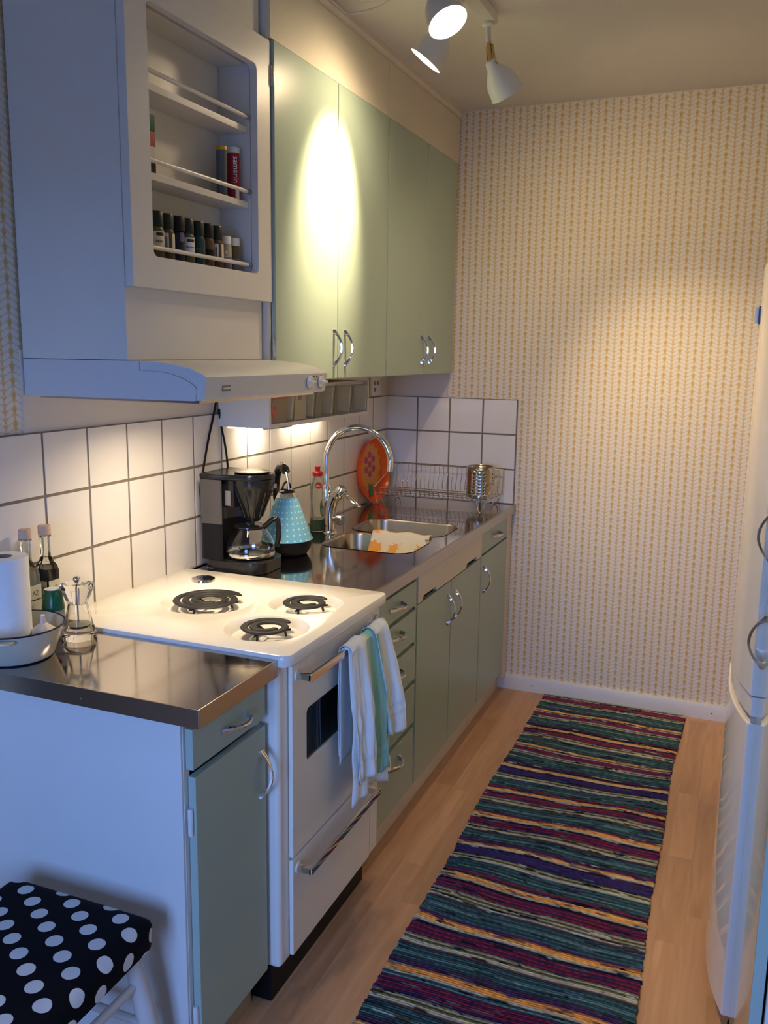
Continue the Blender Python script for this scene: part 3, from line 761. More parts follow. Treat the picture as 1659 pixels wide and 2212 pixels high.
# middle shelf: two tubes, a carton
ZM = 1.848
t = thing('tablet_tube', 'red effervescent tablet tube with white cap and sideways lettering', 'tube', (0.256, -1.690, ZM))
obj('tube_body', lathe(B(), [(0, 0), (0.0155, 0), (0.0155, 0.112), (0, 0.112)], c=(0.256, -1.690, ZM), n=28), 'dark_red', t)
obj('cap', lathe(B(), [(0.0, 0.112), (0.0162, 0.112), (0.0162, 0.124), (0.015, 0.126), (0, 0.126)], c=(0.256, -1.690, ZM), n=28), 'white_print', t)
tt_ = -0.62; nn = Vector((math.cos(tt_), math.sin(tt_), 0)); yt = Vector((-nn.y, nn.x, 0))
lt = text('lettering', 'samarin', 0.0205, 'white_print', t, (0.256+0.0158*nn.x, -1.690+0.0158*nn.y, ZM+0.072), (0, 0, 0), 0.0006)
lt.rotation_euler = Matrix((Vector((0, 0, -1)), yt, nn)).transposed().to_euler()
obj('foot_mark', wrap(0.256, -1.690, 0.0158, tt_-0.1, tt_+0.7, ZM+0.003, ZM+0.026, 5), 'white_print', t)
t = thing('vitamin_tube', 'slim grey-blue tablet tube with yellow cap, next to the red tube', 'tube', (0.254, -1.741, ZM))
obj('tube_body', lathe(B(), [(0, 0), (0.0130, 0), (0.0130, 0.110), (0, 0.110)], c=(0.254, -1.741, ZM), n=28), 'tube_blue', t)
obj('cap', lathe(B(), [(0.0, 0.110), (0.0138, 0.110), (0.0138, 0.117), (0.0128, 0.119), (0, 0.119)], c=(0.254, -1.741, ZM), n=28), 'yellow_cap', t)
t = thing('spice_carton', 'spice carton with dark green and red bands on the middle shelf', 'carton', (0.254, -2.07, ZM))
for z0, z1, m in ((0.0, 0.022, 'navy'), (0.0221, 0.055, 'cream_label'), (0.0551, 0.085, 'dark_red'), (0.0851, 0.120, 'green_cap')):
    obj('band', bx(0.232, 0.276, -2.080, -2.036, ZM+z0, ZM+z1), m, t, bevel=0.0015)

# ------------------------------------------------------------------ mint wall cabinets
DXU = 0.317; ZD0, ZD1 = 1.392, 2.250
def wall_cab(name, label, ya, yb, handles, loc, grp):
    t = thing(name, label, 'wall cabinet', loc, grp)
    bd = B(); box(bd, 0.006, 0.302, ya, ya+0.016, ZD0, 2.415); box(bd, 0.006, 0.302, yb-0.016, yb, ZD0, 2.415)
    box(bd, 0.006, 0.302, ya+0.016, yb-0.016, ZD0, ZD0+0.016); box(bd, 0.006, 0.30, ya+0.016, yb-0.016, 2.253, 2.27); box(bd, 0.006, 0.012, ya+0.016, yb-0.016, ZD0+0.016, 2.253)
    obj('carcass', bd, 'white_paint', t, smooth=False)
    return t
t = wall_cab('wall_cabinet', 'mint wall cabinet with two doors next to the white hood cabinet, lit by the spotlight', -1.602, -0.800, None, (0.15, -1.2, 1.39), None)
for ya, yb, yh, hy in ((-1.586, -1.200, -1.226, -1.588), (-1.197, -0.803, -1.146, -0.8005)):
    d = obj('door', bx(0.303, DXU, ya, yb, ZD0+0.003, ZD1), 'mint', t, bevel=0.0015)
    vhandle(d, DXU, yh, 1.487)
    for z in (2.165, 1.485): hinge(d, 0.312, hy, z, 0.05, 'chrome_satin')
obj('top_panel', bx(0.300, 0.314, -1.600, -0.802, 2.252, 2.425), 'cream_paint', t, bevel=0.0008)
t = wall_cab('wall_cabinet', 'mint wall cabinet with two doors against the wallpapered wall', -0.798, -0.006, None, (0.15, -0.4, 1.39), None)
for ya, yb, yh, hy in ((-0.794, -0.405, -0.438, -0.7975), (-0.402, -0.040, -0.352, -0.0385)):
    d = obj('door', bx(0.303, DXU, ya, yb, ZD0+0.003, ZD1), 'mint', t, bevel=0.0015)
    vhandle(d, DXU, yh, 1.487)
    for z in (2.13, 1.46): hinge(d, 0.312, hy, z, 0.035, 'chrome_satin')
obj('top_panel', bx(0.300, 0.314, -0.798, -0.008, 2.252, 2.425), 'cream_paint', t, bevel=0.0008)
obj('filler_strip', bx(0.290, 0.3025, -0.036, -0.007, ZD0, 2.252), 'wall_paint', t)
struct(obj('trim_3', prism(B(), [(0.0, 2.426), (0.305, 2.426), (0.322, 2.442), (0.322, H), (0.0, H)], -2.172, -0.001, 'y'), 'cream_paint', smooth=False))

# ------------------------------------------------------------------ wall box with clear bins, lamp under it
BX0, BX1, BY0, BY1, BZ0, BZ1 = 0.012, 0.188, -1.400, -0.650, 1.247, 1.372
t = thing('bin_box', 'white wall box with clear flip bins under the mint cabinets', 'storage box', (0.1, -1.03, 1.247))
bd = B(); box(bd, BX0, BX1, BY0, BY0+0.012, BZ0, BZ1); box(bd, BX0, BX1, BY1-0.012, BY1, BZ0, BZ1)
box(bd, BX0, BX1, BY0+0.012, BY1-0.012, BZ0, BZ0+0.012); box(bd, BX0, BX0+0.01, BY0+0.012, BY1-0.012, BZ0+0.012, BZ1); box(bd, BX0+0.01, BX1-0.02, BY0+0.012, BY1-0.012, BZ1-0.012, BZ1)
obj('shell', bd, 'white_paint', t, smooth=False)
ye = [BY0+0.013+i*(BY1-BY0-0.026)/5 for i in range(6)]
for i in range(5):
    a, b_ = ye[i]+0.0015, ye[i+1]-0.0015
    bn = obj('bin', prism(B(), [(BX1-0.006, BZ0+0.0125), (BX1-0.002, BZ0+0.0125), (BX1+0.006, BZ1-0.006), (BX1+0.002, BZ1-0.006)], a, b_, 'y'), 'smoked_acrylic', t)
    obj('bin_rib', prism(B(), [(BX1-0.05, BZ0+0.02), (BX1-0.007, BZ0+0.02), (BX1+0.000, BZ1-0.016), (BX1-0.05, BZ1-0.016)], b_-0.010, b_-0.004, 'y'), 'clear_rib', bn)
t2 = thing('tea_packet', 'red and brown packet with a heart inside the first clear bin', 'packet', (0.15, -1.33, BZ0+0.0125))
obj('packet', bx(0.150, 0.176, -1.383, -1.268, BZ0+0.0125, BZ0+0.085), 'card', t2, bevel=0.002)
obj('red_flap', bx(0.150, 0.1785, -1.383, -1.262, BZ0+0.0855, BZ0+0.108), 'heart_red', t2, bevel=0.001)
hp = []
for k in range(28):
    a = 2*PI*k/28; hp.append((-1.352+0.00145*(16*math.sin(a)**3)*0.85, BZ0+0.046+0.00145*(13*math.cos(a)-5*math.cos(2*a)-2*math.cos(3*a)-math.cos(4*a))))
obj('heart', prism(B(), hp, 0.176, 0.179, 'x'), 'heart_red', t2, smooth=False)
t2 = thing('tea_packet', 'cream paper packet inside the second clear bin', 'packet', (0.15, -1.18, BZ0+0.0125))
obj('packet', bx(0.145, 0.174, -1.225, -1.135, BZ0+0.0125, BZ0+0.102), 'cream_label', t2, bevel=0.003)
obj('clip', bx(0.1735, 0.176, -1.190, -1.172, BZ0+0.075, BZ0+0.1015), 'card', t2)
t2 = thing('tea_packet', 'grey packet inside the third clear bin', 'packet', (0.15, -1.04, BZ0+0.0125))
obj('packet', bx(0.14, 0.172, -1.100, -1.020, BZ0+0.0125, BZ0+0.098), 'grey_plastic', t2, bevel=0.003)

yl = -1.215
t = thing('shelf_lamp', 'small grey wedge lamp hanging under the bin box, next to the coffee maker cable', 'lamp', (0.105, yl, 1.235))
obj('housing', prism(B(), [(0.062, 1.2465), (0.150, 1.2465), (0.146, 1.236), (0.082, 1.228)], yl-0.035, yl+0.035, 'y'), 'silver_plastic', t, bevel=0.001)
obj('diffuser', prism(B(), [(0.0605, 1.2462), (0.0618, 1.2464), (0.0812, 1.2285), (0.0800, 1.2282)], yl-0.028, yl+0.028, 'y'), 'strip_glow', t, smooth=False)
li = bpy.data.lights.new('shelf_light', 'AREA'); li.shape = 'RECTANGLE'; li.size = 0.022; li.size_y = 0.056; li.energy = 0.5; li.color = (1.0, 0.80, 0.54)
lo = bpy.data.objects.new('shelf_light', li); C.objects.link(lo); lo.parent = t; lo.location = Vector((0.0685, yl, 1.2355))-ORG[t]; lo.rotation_euler = (0, 0.75, 0)
t = thing('shelf_lamp', 'slim strip lamp flush under the bin box near the corner, glowing on the tiles', 'lamp', (0.05, -0.86, 1.243))
obj('housing', bx(0.026, 0.074, -1.010, -0.700, 1.2432, 1.2468), 'white_plastic', t, bevel=0.001)
obj('diffuser', bx(0.032, 0.068, -1.000, -0.710, 1.2424, 1.2431), 'strip_glow', t)
li = bpy.data.lights.new('shelf_light', 'AREA'); li.shape = 'RECTANGLE'; li.size = 0.034; li.size_y = 0.28; li.energy = 0.55; li.color = (1.0, 0.80, 0.54)
lo = bpy.data.objects.new('shelf_light', li); C.objects.link(lo); lo.parent = t; lo.location = Vector((0.05, -0.855, 1.2418))-ORG[t]

t = thing('wall_socket', 'white wall socket with plug hole shade painted as grey discs above the tiles', 'socket', (0.0, -0.165, 1.29))
obj('plate', bx(0.0045, 0.018, -0.215, -0.115, 1.292, 1.372), 'white_plastic', t, bevel=0.004)
for y, z in ((-0.185, 1.345), (-0.150, 1.345), (-0.185, 1.318)):
    b = B(); lathe(b, [(0, 0), (0.009, 0), (0.009, 0.002), (0, 0.002)], n=14, M=Matrix.Translation((0.018, y, z)) @ Matrix.Rotation(PI/2, 4, 'Y')); obj('plug_hole_shade', b, 'grey_plastic', t)  # solid grey discs, their colour stands in for shade inside the holes

# ------------------------------------------------------------------ ceiling track light
t = thing('track_light', 'white ceiling track with three swivelling spotlights', 'light', (0.71, -1.3, H))
obj('track_bar', bx(0.688, 0.732, -1.98, -0.985, 2.430, H), 'lamp_white', t, bevel=0.003)
def spot(base, neck, face, dirv, beam, spill, r=0.049, ang=62):
    """base: point on the bar; face: centre of the open end; dirv: aim"""
    dirv = Vector(dirv).normalized(); face = Vector(face)
    q = Vector((0, 0, -1)).rotation_difference(dirv).to_matrix().to_4x4()
    M = Matrix.Translation(face) @ q          # local -z is the aim
    sh = obj('spot_shade', lathe(B(), [(0.0, 0.104), (0.014, 0.104), (0.018, 0.098), (0.0205, 0.082), (0.040, 0.052), (0.0465, 0.034), (r, 0.004), (r+0.003, 0.0), (r+0.001, -0.001), (r-0.003, 0.004), (0.0445, 0.033), (0.038, 0.050), (0.0185, 0.080), (0.0, 0.084)], n=32, M=M), 'lamp_white', t)
    obj('bulb', lathe(B(), [(0.0, 0.006), (r-0.0055, 0.008), (r-0.0055, 0.011), (0, 0.014)], n=32, M=M), 'bulb_glow', sh)
    tail = face - dirv*0.104
    b = B()
    p1 = Vector(base)-Vector((0, 0, 0.03))
    tube(b, [Vector(base), p1, (p1*0.6+tail*0.4)], 0.008, n=10)
    lathe(b, [(0, 0), (0.02, 0), (0.02, -0.008), (0.012, -0.014), (0, -0.014)], c=tuple(base), n=20)
    st = obj('stem', b, 'lamp_white', t)
    b = B(); k = (p1*0.6+tail*0.4); sd = dirv.cross(Vector((0, 0, 1))).normalized()
    tube(b, [k, tail+dirv*0.006], 0.0075, n=10)
    for s in (-1, 1): tube(b, [k+sd*0.003*s, k+sd*0.013*s+dirv*0.006, tail+sd*0.016*s+dirv*0.008, tail+sd*0.021*s+dirv*0.016], 0.0030, n=8)
    obj('swivel_fork', b, 'brass', st)
    for en, an, bl in ((beam, ang, 1.0), (spill, 165, 0.9)):
        li = bpy.data.lights.new('spot_light', 'SPOT'); li.energy = en; li.color = WARM; li.spot_size = math.radians(an); li.spot_blend = bl; li.shadow_soft_size = 0.035
        lo = bpy.data.objects.new('spot_light', li); C.objects.link(lo); lo.parent = t
        lo.matrix_local = Matrix.Translation(face+dirv*0.012-ORG[t]) @ q
spot((0.71, -1.58, 2.43), None, (0.750, -1.50, 2.268), (0.495, -0.216, -0.848), 48, 12)
spot((0.71, -1.27, 2.43), None, (0.586, -1.20, 2.284), (-0.60, -0.10, -0.79), 150, 8, ang=57)
spot((0.71, -1.01, 2.43), None, (0.770, -0.995, 2.235), (0.38, 0.55, -0.75), 62, 17)
cw = thing('ceiling_cable', 'thin white cable sagging along the ceiling by the wall cabinets', 'cable', (0.34, -1.2, H-0.02))
obj('cable', tube(B(), catmull([(0.345, -1.62, 2.452), (0.338, -1.40, 2.445), (0.336, -1.25, 2.44), (0.345, -1.20, 2.436), (0.40, -1.20, 2.434), (0.47, -1.22, 2.440), (0.54, -1.30, 2.450), (0.62, -1.45, 2.456), (0.69, -1.50, 2.452)], 6), 0.0032, n=8), 'cable_white', cw)

# ------------------------------------------------------------------ fridge and tall cabinet on the right
FY0, FY1 = -1.832, -1.232
def bow(y): return 1.551-0.042*(1-abs((y-(FY0+FY1)/2)/0.3)**2.6)
def bowed(ya, yb, z0, z1, xb):
    n = 16; pts = [(bow(ya+(yb-ya)*k/n), ya+(yb-ya)*k/n) for k in range(n+1)] + [(xb, yb), (xb, ya)]
    return prism(B(), pts, z0, z1, 'z')
t = thing('refrigerator', 'white fridge-freezer with two bowed glossy doors against the right wall', 'refrigerator', (1.85, -1.53, 0))
obj('body', bx(1.606, 2.18, FY0+0.004, FY1-0.004, 0.03, 1.685), 'fridge_white', t, bevel=0.004)
obj('upper_door', bowed(FY0, FY1, 0.792, 1.672, 1.603), 'fridge_white', t, bevel=0.004, seg=3)
obj('lower_door', bowed(FY0, FY1, 0.050, 0.734, 1.603), 'fridge_white', t, bevel=0.004, seg=3)
# grip lip between the doors
g = B(); n = 16
pts = [(bow(FY0+0.6*k/n)+0.004, FY0+0.6*k/n) for k in range(n+1)] + [(1.603, FY1), (1.603, FY0)]
prism(g, pts, 0.748, 0.7905, 'z'); obj('grip_lip', g, 'fridge_white', t, bevel=0.002)
obj('hinge_strip', bx(1.556, 1.60, FY0+0.002, FY0+0.03, 0.7345, 0.7475), 'chrome_satin', t)
for y in (FY0+0.04, FY1-0.04): obj('foot', lathe(B(), [(0, 0), (0.018, 0), (0.018, 0.008), (0.008, 0.01), (0.008, 0.05), (0, 0.05)], c=(1.585, y, 0.0), n=14), 'black_matte', t)
obj('plinth', bx(1.615, 2.17, FY0+0.01, FY1-0.01, 0.0, 0.029), 'black_matte', t)
t = thing('fridge_magnet', 'small pale magnet clip stuck on the upper fridge door', 'magnet', (1.505, -1.53, 1.55))
obj('clip', bx(1.4965, 1.508, -1.545, -1.520, 1.551, 1.586), 'white_plastic', t, bevel=0.001)
obj('clip_pad', bx(1.5055, 1.512, -1.548, -1.517, 1.549, 1.588), 'navy', t)

t = thing('tall_cabinet', 'tall cabinet with glossy mint doors and chrome handles next to the fridge', 'cabinet', (1.85, -2.17, 0))
bd = B(); box(bd, 1.586, 2.19, -2.512, -2.494, 0.0, 2.1); box(bd, 1.586, 2.19, -1.858, -1.840, 0.0, 2.1); box(bd, 1.60, 2.19, -2.494, -1.858, 0.08, 0.1); box(bd, 1.586, 2.19, -2.494, -1.858, 2.08, 2.1); box(bd, 1.60, 1.61, -2.494, -1.858, 0.0, 2.08)
obj('carcass', bd, 'white_paint', t, smooth=False)
for z0, z1, zh in ((0.10, 1.024, 0.921), (1.030, 2.09, 1.135)):
    d = obj('door', bx(1.5665, 1.583, -2.500, -1.842, z0, z1), 'mint_gloss', t, bevel=0.0015)
    vhandle(d, 1.5665, -1.868, zh, -1)

# ------------------------------------------------------------------ rug
def rug():
    bm = B(); X0, X1 = 0.787, 1.366; Ya, Yb = -0.032, -2.62
    pal = dict(G=(0.022, 0.065, 0.052), g=(0.06, 0.14, 0.10), T=(0.09, 0.165, 0.16), W=(0.60, 0.58, 0.46), O=(0.90, 0.42, 0.08), o=(0.92, 0.55, 0.18), R=(0.36, 0.03, 0.055), r=(0.40, 0.04, 0.06), P=(0.085, 0.035, 0.10), p=(0.13, 0.038, 0.075), N=(0.03, 0.022, 0.065), K=(0.012, 0.012, 0.012), Y=(0.60, 0.52, 0.24), B=(0.16, 0.06, 0.04), L=(0.18, 0.30, 0.24), V=(0.05, 0.04, 0.16))
    RP = 0.0070
    seqs = ['LKWpRpRPRKYKWgGTGTGLGTGPK', 'oOKWPRPRPWKYgGTGLGTGTGpPK', 'KOOWKpRpRpPYKYWBgGTGLTGTGp', 'POoWKPVPVPVKYKYWGTGTGLGTGRP', 'pOOoWKNRNRNRNYKYWBGTGTLGTGpP', 'KoOOWKNRNRNRNYKYKWBGTGTLGTGTP', 'POOOWKLNRNRNRNPYKYWBGTGTLGTGpP', 'pOOLKWPNRNRNRNYWKYKYBGTGTLGTpP']
    rows = ''
    i = 0; LEN = int((Ya-Yb)/RP)
    order = [0, 1, 2, 1, 3, 2, 4, 3, 5, 4, 6, 5, 7, 6, 5, 7, 6, 4, 7, 5, 6]
    while len(rows) < LEN: rows += seqs[order[i % len(order)]]; i += 1
    nx = 56; rng = random.Random(3)
    cl = bm.verts.layers.float_color.new('Col')
    ph = [rng.uniform(0, 6.28) for _ in range(6)]
    prev = None; N_ = LEN; run = 0; alt = (0, 0, 0)
    jit = [0.004*math.sin(k*0.05+1)+rng.uniform(-0.0035, 0.0035) for k in range(N_*3)]
    for k in range(N_):
        ch = rows[k]; base = pal[ch]
        for sub, zz in ((0.0, 0.0035), (0.5, 0.0095)):
            yy = Ya-(k+sub)*RP
            ring = []
            for j in range(nx+1):
                s = j/nx
                wob = 0.010*math.sin(2.2*s+ph[0]+k*0.028)+0.006*math.sin(5.1*s+ph[1]+k*0.05) + 0.0035*math.sin(11*s+k*0.09)
                edge = jit[k]
                xx = X0+(X1-X0)*s + (edge*(1 if j == nx else (-1 if j == 0 else 0))) + 0.008*math.sin(yy*2.3)
                if sub == 0.5: zc = zz+0.0012*((j+k) % 2)
                else: zc = zz
                if k == 0: yo = yy-0.0
                zw = 0.0025*(1+math.sin(yy*7+s*3))
                fade = min(1, k/20)
                v = bm.verts.new((xx, min(-0.019, yy+wob*fade), zc+zw*0.4*fade))
                c = base
                if rng.random() < 0.05: run = rng.randint(1, 5); alt = pal[rng.choice('KNGWYB')] if ch in 'WYoLKBp' else pal[rng.choice('KNTP')]
                if run > 0: c = alt; run -= 1
                f_ = rng.uniform(0.7, 1.25)
                v[cl] = (c[0]*f_, c[1]*f_, c[2]*f_, 1)
                ring.append(v)
            if prev:
                for j in range(nx): bm.faces.new((prev[j], ring[j], ring[j+1], prev[j+1]))
            prev = ring
    # skirt to the floor
    for e in [e for e in bm.edges if len(e.link_faces) == 1]:
        a, b = e.verts
        va = bm.verts.new((a.co.x, a.co.y, 0.0005)); vb = bm.verts.new((b.co.x, b.co.y, 0.0005)); va[cl] = a[cl]; vb[cl] = b[cl]
        bm.faces.new((a, b, vb, va))
    bmesh.ops.remove_doubles(bm, verts=bm.verts, dist=0.00001)
    bmesh.ops.recalc_face_normals(bm, faces=bm.faces)
    o = obj('rag_rug', bm, 'rug_wool', smooth=False)
    tag(o, 'long woven rag runner with many multicoloured stripes on the wooden floor', 'rug')
rug()

# ------------------------------------------------------------------ stool
t = thing('stool', 'white wooden stool with black and white polka dot seat cover, by the cabinet side', 'stool', (0.40, -2.675, 0))
sx0, sx1, sy0, sy1 = 0.222, 0.566, -2.850, -2.497
def seatf(u, v):
    # cloth coordinates run past the edge and fold down over it
    ov = 0.058; cx, cy = (sx0+sx1)/2, (sy0+sy1)/2; hx, hy = (sx1-sx0)/2, (sy1-sy0)/2
    a = (u*2-1)*(hx+ov); b = (v*2-1)*(hy+ov)
    def fold(a, h):
        R = 0.028; s = abs(a); sg = 1 if a > 0 else -1
        if s <= h-R: return a, 0.0
        th = (s-(h-R))/R
        if th < PI/2: return sg*(h-R+R*math.sin(th)), -R*(1-math.cos(th))
        return sg*h, -R-(s-(h-R)-R*PI/2)
    ax, az = fold(a, hx); by, bz = fold(b, hy)
    z = az+bz
    # rounded corners
    ex = max(0, abs(ax)-(hx-0.03)); ey = max(0, abs(by)-(hy-0.03)); d = math.hypot(ex, ey)
    if d > 0.03:
        k = 0.03/d; ax = (abs(ax)-ex+ex*k)*(1 if ax > 0 else -1); by = (abs(by)-ey+ey*k)*(1 if by > 0 else -1)
    z = max(z, -0.056)
    dome = 0.006*math.cos(PI*0.5*min(1, abs(ax)/hx))*math.cos(PI*0.5*min(1, abs(by)/hy))
    wr = 0.0015*math.sin(40*a+13*b)*(1 if z < -0.01 else 0)
    return (cx+ax+wr, cy+by+wr, 0.450+z+dome)
bm = grid(B(), 44, 44, seatf, lambda u, v: ((sx0+sx1)/2+(u*2-1)*((sx1-sx0)/2+0.058), (sy0+sy1)/2+(v*2-1)*((sy1-sy0)/2+0.058)))
obj('seat_cover', bm, 'stool_dots', t)
obj('seat_board', bx(sx0+0.008, sx1-0.008, sy0+0.008, sy1-0.008, 0.385, 0.432), 'stool_white', t, bevel=0.008)
legs = {}
for i, sx in enumerate((-1, 1)):
    for j, sy in enumerate((-1, 1)):
        cx, cy = (sx0+sx1)/2, (sy0+sy1)/2
        top_ = Vector((cx+sx*0.135, cy+sy*0.138, 0.40)); bot = Vector((cx+sx*0.172, cy+sy*0.160, 0.0))
        if sy == 1: bot.y = -2.475
        legs[(sx, sy)] = (top_, bot)
        P = [top_+(bot-top_)*k/6 for k in range(7)]
        obj('leg', tube(B(), P, [0.014, 0.017, 0.0195, 0.019, 0.0175, 0.0155, 0.013], n=16), 'stool_white', t)
def lp(k, f): a, b = legs[k]; return a+(b-a)*f
for A, D, f_ in (((1, -1), (1, 1), 0.20), ((-1, -1), (-1, 1), 0.20), ((-1, 1), (1, 1), 0.45), ((-1, -1), (1, -1), 0.45)):
    obj('rail', tube(B(), [lp(A, f_), (lp(A, f_)+lp(D, f_))/2, lp(D, f_)], [0.0075, 0.0095, 0.0075], n=12), 'stool_white', t)
tb_ = B()
for s in (0, 0.03):
    tube(tb_, catmull([(0.50+s, -2.855, 0.412), (0.515+s, -2.868, 0.400), (0.505+s, -2.862, 0.37), (0.53+s, -2.866, 0.35)], 5), 0.005, n=6, flat=0.3)
obj('tie_ribbon', tb_, 'white_print', t)

# ------------------------------------------------------------------ things on the near worktop
t = thing('enamel_bowl', 'pale enamel basin with dark rim and side grip on the short worktop', 'bowl', (0.114, -2.352, CT))
BC = (0.114, -2.352, CT)
obj('basin', lathe(B(), [(0, 0.0), (0.070, 0.0), (0.078, 0.006), (0.092, 0.045), (0.100, 0.068), (0.098, 0.069), (0.090, 0.046), (0.076, 0.009), (0.068, 0.004), (0, 0.004)], c=BC, n=48), 'bowl_enamel', t)
obj('rim', tube(B(), [(BC[0]+0.1*math.cos(a*PI/32), BC[1]+0.1*math.sin(a*PI/32), CT+0.069) for a in range(64)], 0.0019, n=8, closed=True), 'navy', t)
obj('foot_ring', tube(B(), [(BC[0]+0.072*math.cos(a*PI/32), BC[1]+0.072*math.sin(a*PI/32), CT+0.0025) for a in range(64)], 0.0022, n=8, closed=True), 'navy', t)
g = B(); a0 = math.radians(-62)
pts = [(0.099, -0.032), (0.116, -0.026), (0.121, 0.0), (0.116, 0.026), (0.099, 0.032)]
gp = [(BC[0]+r_*math.cos(a0)-s_*math.sin(a0), BC[1]+r_*math.sin(a0)+s_*math.cos(a0)) for r_, s_ in pts]
obj('grip', prism(g, gp, CT+0.058, CT+0.064, 'z'), 'bowl_enamel', t, bevel=0.002)
t = thing('paper_towel_roll', 'white kitchen paper roll standing in the enamel basin', 'paper roll', (0.092, -2.350, CT+0.004))
obj('paper', lathe(B(), [(0.019, 0.006), (0.048, 0.0055), (0.050, 0.008), (0.050, 0.208), (0.0485, 0.2105), (0.019, 0.2105)], c=(0.089, -2.347, CT), n=48), 'paper', t)
obj('core', lathe(B(), [(0.0188, 0.006), (0.0188, 0.2095), (0.0172, 0.2095), (0.0172, 0.006)], c=(0.089, -2.347, CT), n=32), 'card', t)
t = thing('garlic_bulb', 'garlic bulb lying in the enamel basin next to the paper roll', 'garlic', (0.1545, -2.3115, CT+0.006))
gb = B()
def gar(u, v):
    a = 2*PI*u; z = v
    r = 0.023*math.sin(PI*min(1, v*1.02))**0.7*(1+0.10*abs(math.sin(a*4)))*(1-0.72*max(0, v-0.55)/0.45)
    return (0.1545+r*math.cos(a), -2.3115+r*math.sin(a), CT+0.026+0.046*z)
grid(gb, 40, 16, gar); bmesh.ops.remove_doubles(gb, verts=gb.verts, dist=0.0002); bmesh.ops.recalc_face_normals(gb, faces=gb.faces)
obj('cloves', gb, 'garlic', t)
obj('stem', tube(B(), [(0.1545, -2.3115, CT+0.066), (0.1555, -2.3135, CT+0.078), (0.157, -2.3145, CT+0.083)], [0.006, 0.005, 0.0045], n=10), 'garlic', t)

def flask(x, y, label, liquid, fill, top=0.238, name='oil_bottle'):
    t = thing(name, label, 'bottle', (x, y, CT), None)
    h = 0.0195
    k = 1.10
    obj('glass', lathe(B(), [(0, 0), (h, 0), (h*k, 0.003), (h*k, 0.138), (h*0.95, 0.150), (h*0.6, 0.162), (0.0092, 0.172), (0.0086, 0.216), (0.0112, 0.217), (0.0112, 0.221), (0, 0.221)], c=(x, y, CT), n=32, sq=6), 'bottle_glass', t)
    obj('liquid', lathe(B(), [(0, 0.003), (h*k-0.0022, 0.003), (h*k-0.0022, fill), (0, fill)], c=(x, y, CT), n=32, sq=6), liquid, t)
    obj('cork', lathe(B(), [(0.0105, 0.2212), (0.0118, 0.2225), (0.0140, 0.2225), (0.0140, 0.241), (0.0128, 0.2435), (0, 0.2435)], c=(x, y, CT), n=24), 'cork', t)
    e = h*k
    for z0, z1 in ((0.086, 0.118), (0.030, 0.083)):
        lb = obj('label', bx(x+e-0.0005, x+e+0.0007, y-0.0175, y+0.0175, CT+z0, CT+z1), 'cream_label', t)
        lb2 = obj('label', bx(x-0.0165, x+0.0185, y-e-0.0007, y-e+0.0005, CT+z0, CT+z1), 'cream_label', t)
        if z0 > 0.05:
            text('lettering', 'AZ', 0.015, 'grey_print', lb2, (x+0.002, y-e-0.0009, CT+0.100), (PI/2, 0, 0))
            text('lettering', 'AZ', 0.015, 'grey_print', lb, (x+e+0.0009, y, CT+0.100), RX)
        else:
            text('lettering', 'BAL', 0.010, 'dark_print', lb2, (x+0.002, y-e-0.0009, CT+0.068), (PI/2, 0, 0))
flask(0.046, -2.180, 'square glass vinegar bottle filled with black liquid, cork stopper', 'balsamic', 0.145)
flask(0.041, -2.234, 'square glass oil bottle half full of amber oil, cork stopper', 'oil_amber', 0.088)
t = thing('syrup_bottle', 'squeeze bottle with dark green cap and pale label behind the grinder', 'bottle', (0.105, -2.228, CT))
jx, jy = 0.100, -2.222
obj('bottle_body', lathe(B(), [(0, 0), (0.021, 0), (0.0245, 0.004), (0.0245, 0.060), (0.0235, 0.068), (0, 0.069)], c=(jx, jy, CT), n=28), 'cream_plastic', t)
obj('cap', lathe(B(), [(0, 0.066), (0.0248, 0.066), (0.0248, 0.070), (0.0185, 0.109), (0.017, 0.111)], c=(jx, jy, CT), n=28), 'green_cap', t)
obj('cap_top', lathe(B(), [(0.0170, 0.109), (0.0168, 0.1118), (0, 0.1122)], c=(jx, jy, CT), n=28), 'white_print', t)
LB = B(); grid(LB, 14, 4, lambda u, v: (jx+0.0249*math.cos(-1.75+u*2.0), jy+0.0249*math.sin(-1.75+u*2.0), CT+0.006+0.056*v))
lb = obj('label', LB, 'white_print', t)
ta = -0.62; nx_, ny_ = math.cos(ta), math.sin(ta); rz = ta+PI/2
sh = [(-0.007, 0.007), (0.007, 0.007), (0.007, -0.001), (0.0, -0.009), (-0.007, -0.001)]
def lpt(a, h, off=0.0254): return (jx+off*nx_-a*ny_, jy+off*ny_+a*nx_, CT+h)
sb = B(); v0 = [sb.verts.new(lpt(a, 0.050+h, 0.0252)) for a, h in sh]; v1 = [sb.verts.new(lpt(a, 0.050+h, 0.0258)) for a, h in sh]
sb.faces.new(v1); sb.faces.new(v0[::-1])
for k in range(5): sb.faces.new((v0[k], v0[(k+1) % 5], v1[(k+1) % 5], v1[k]))
s_ = obj('shield_emblem', sb, 'red_plastic', lb, smooth=False)
text('lettering', 'E', 0.011, 'white_print', lb, lpt(-0.001, 0.0505, 0.0260), (PI/2, 0, rz))
text('lettering', 'AGAVE', 0.0085, 'dark_print', lb, lpt(0.0, 0.034, 0.0256), (PI/2, 0, rz))

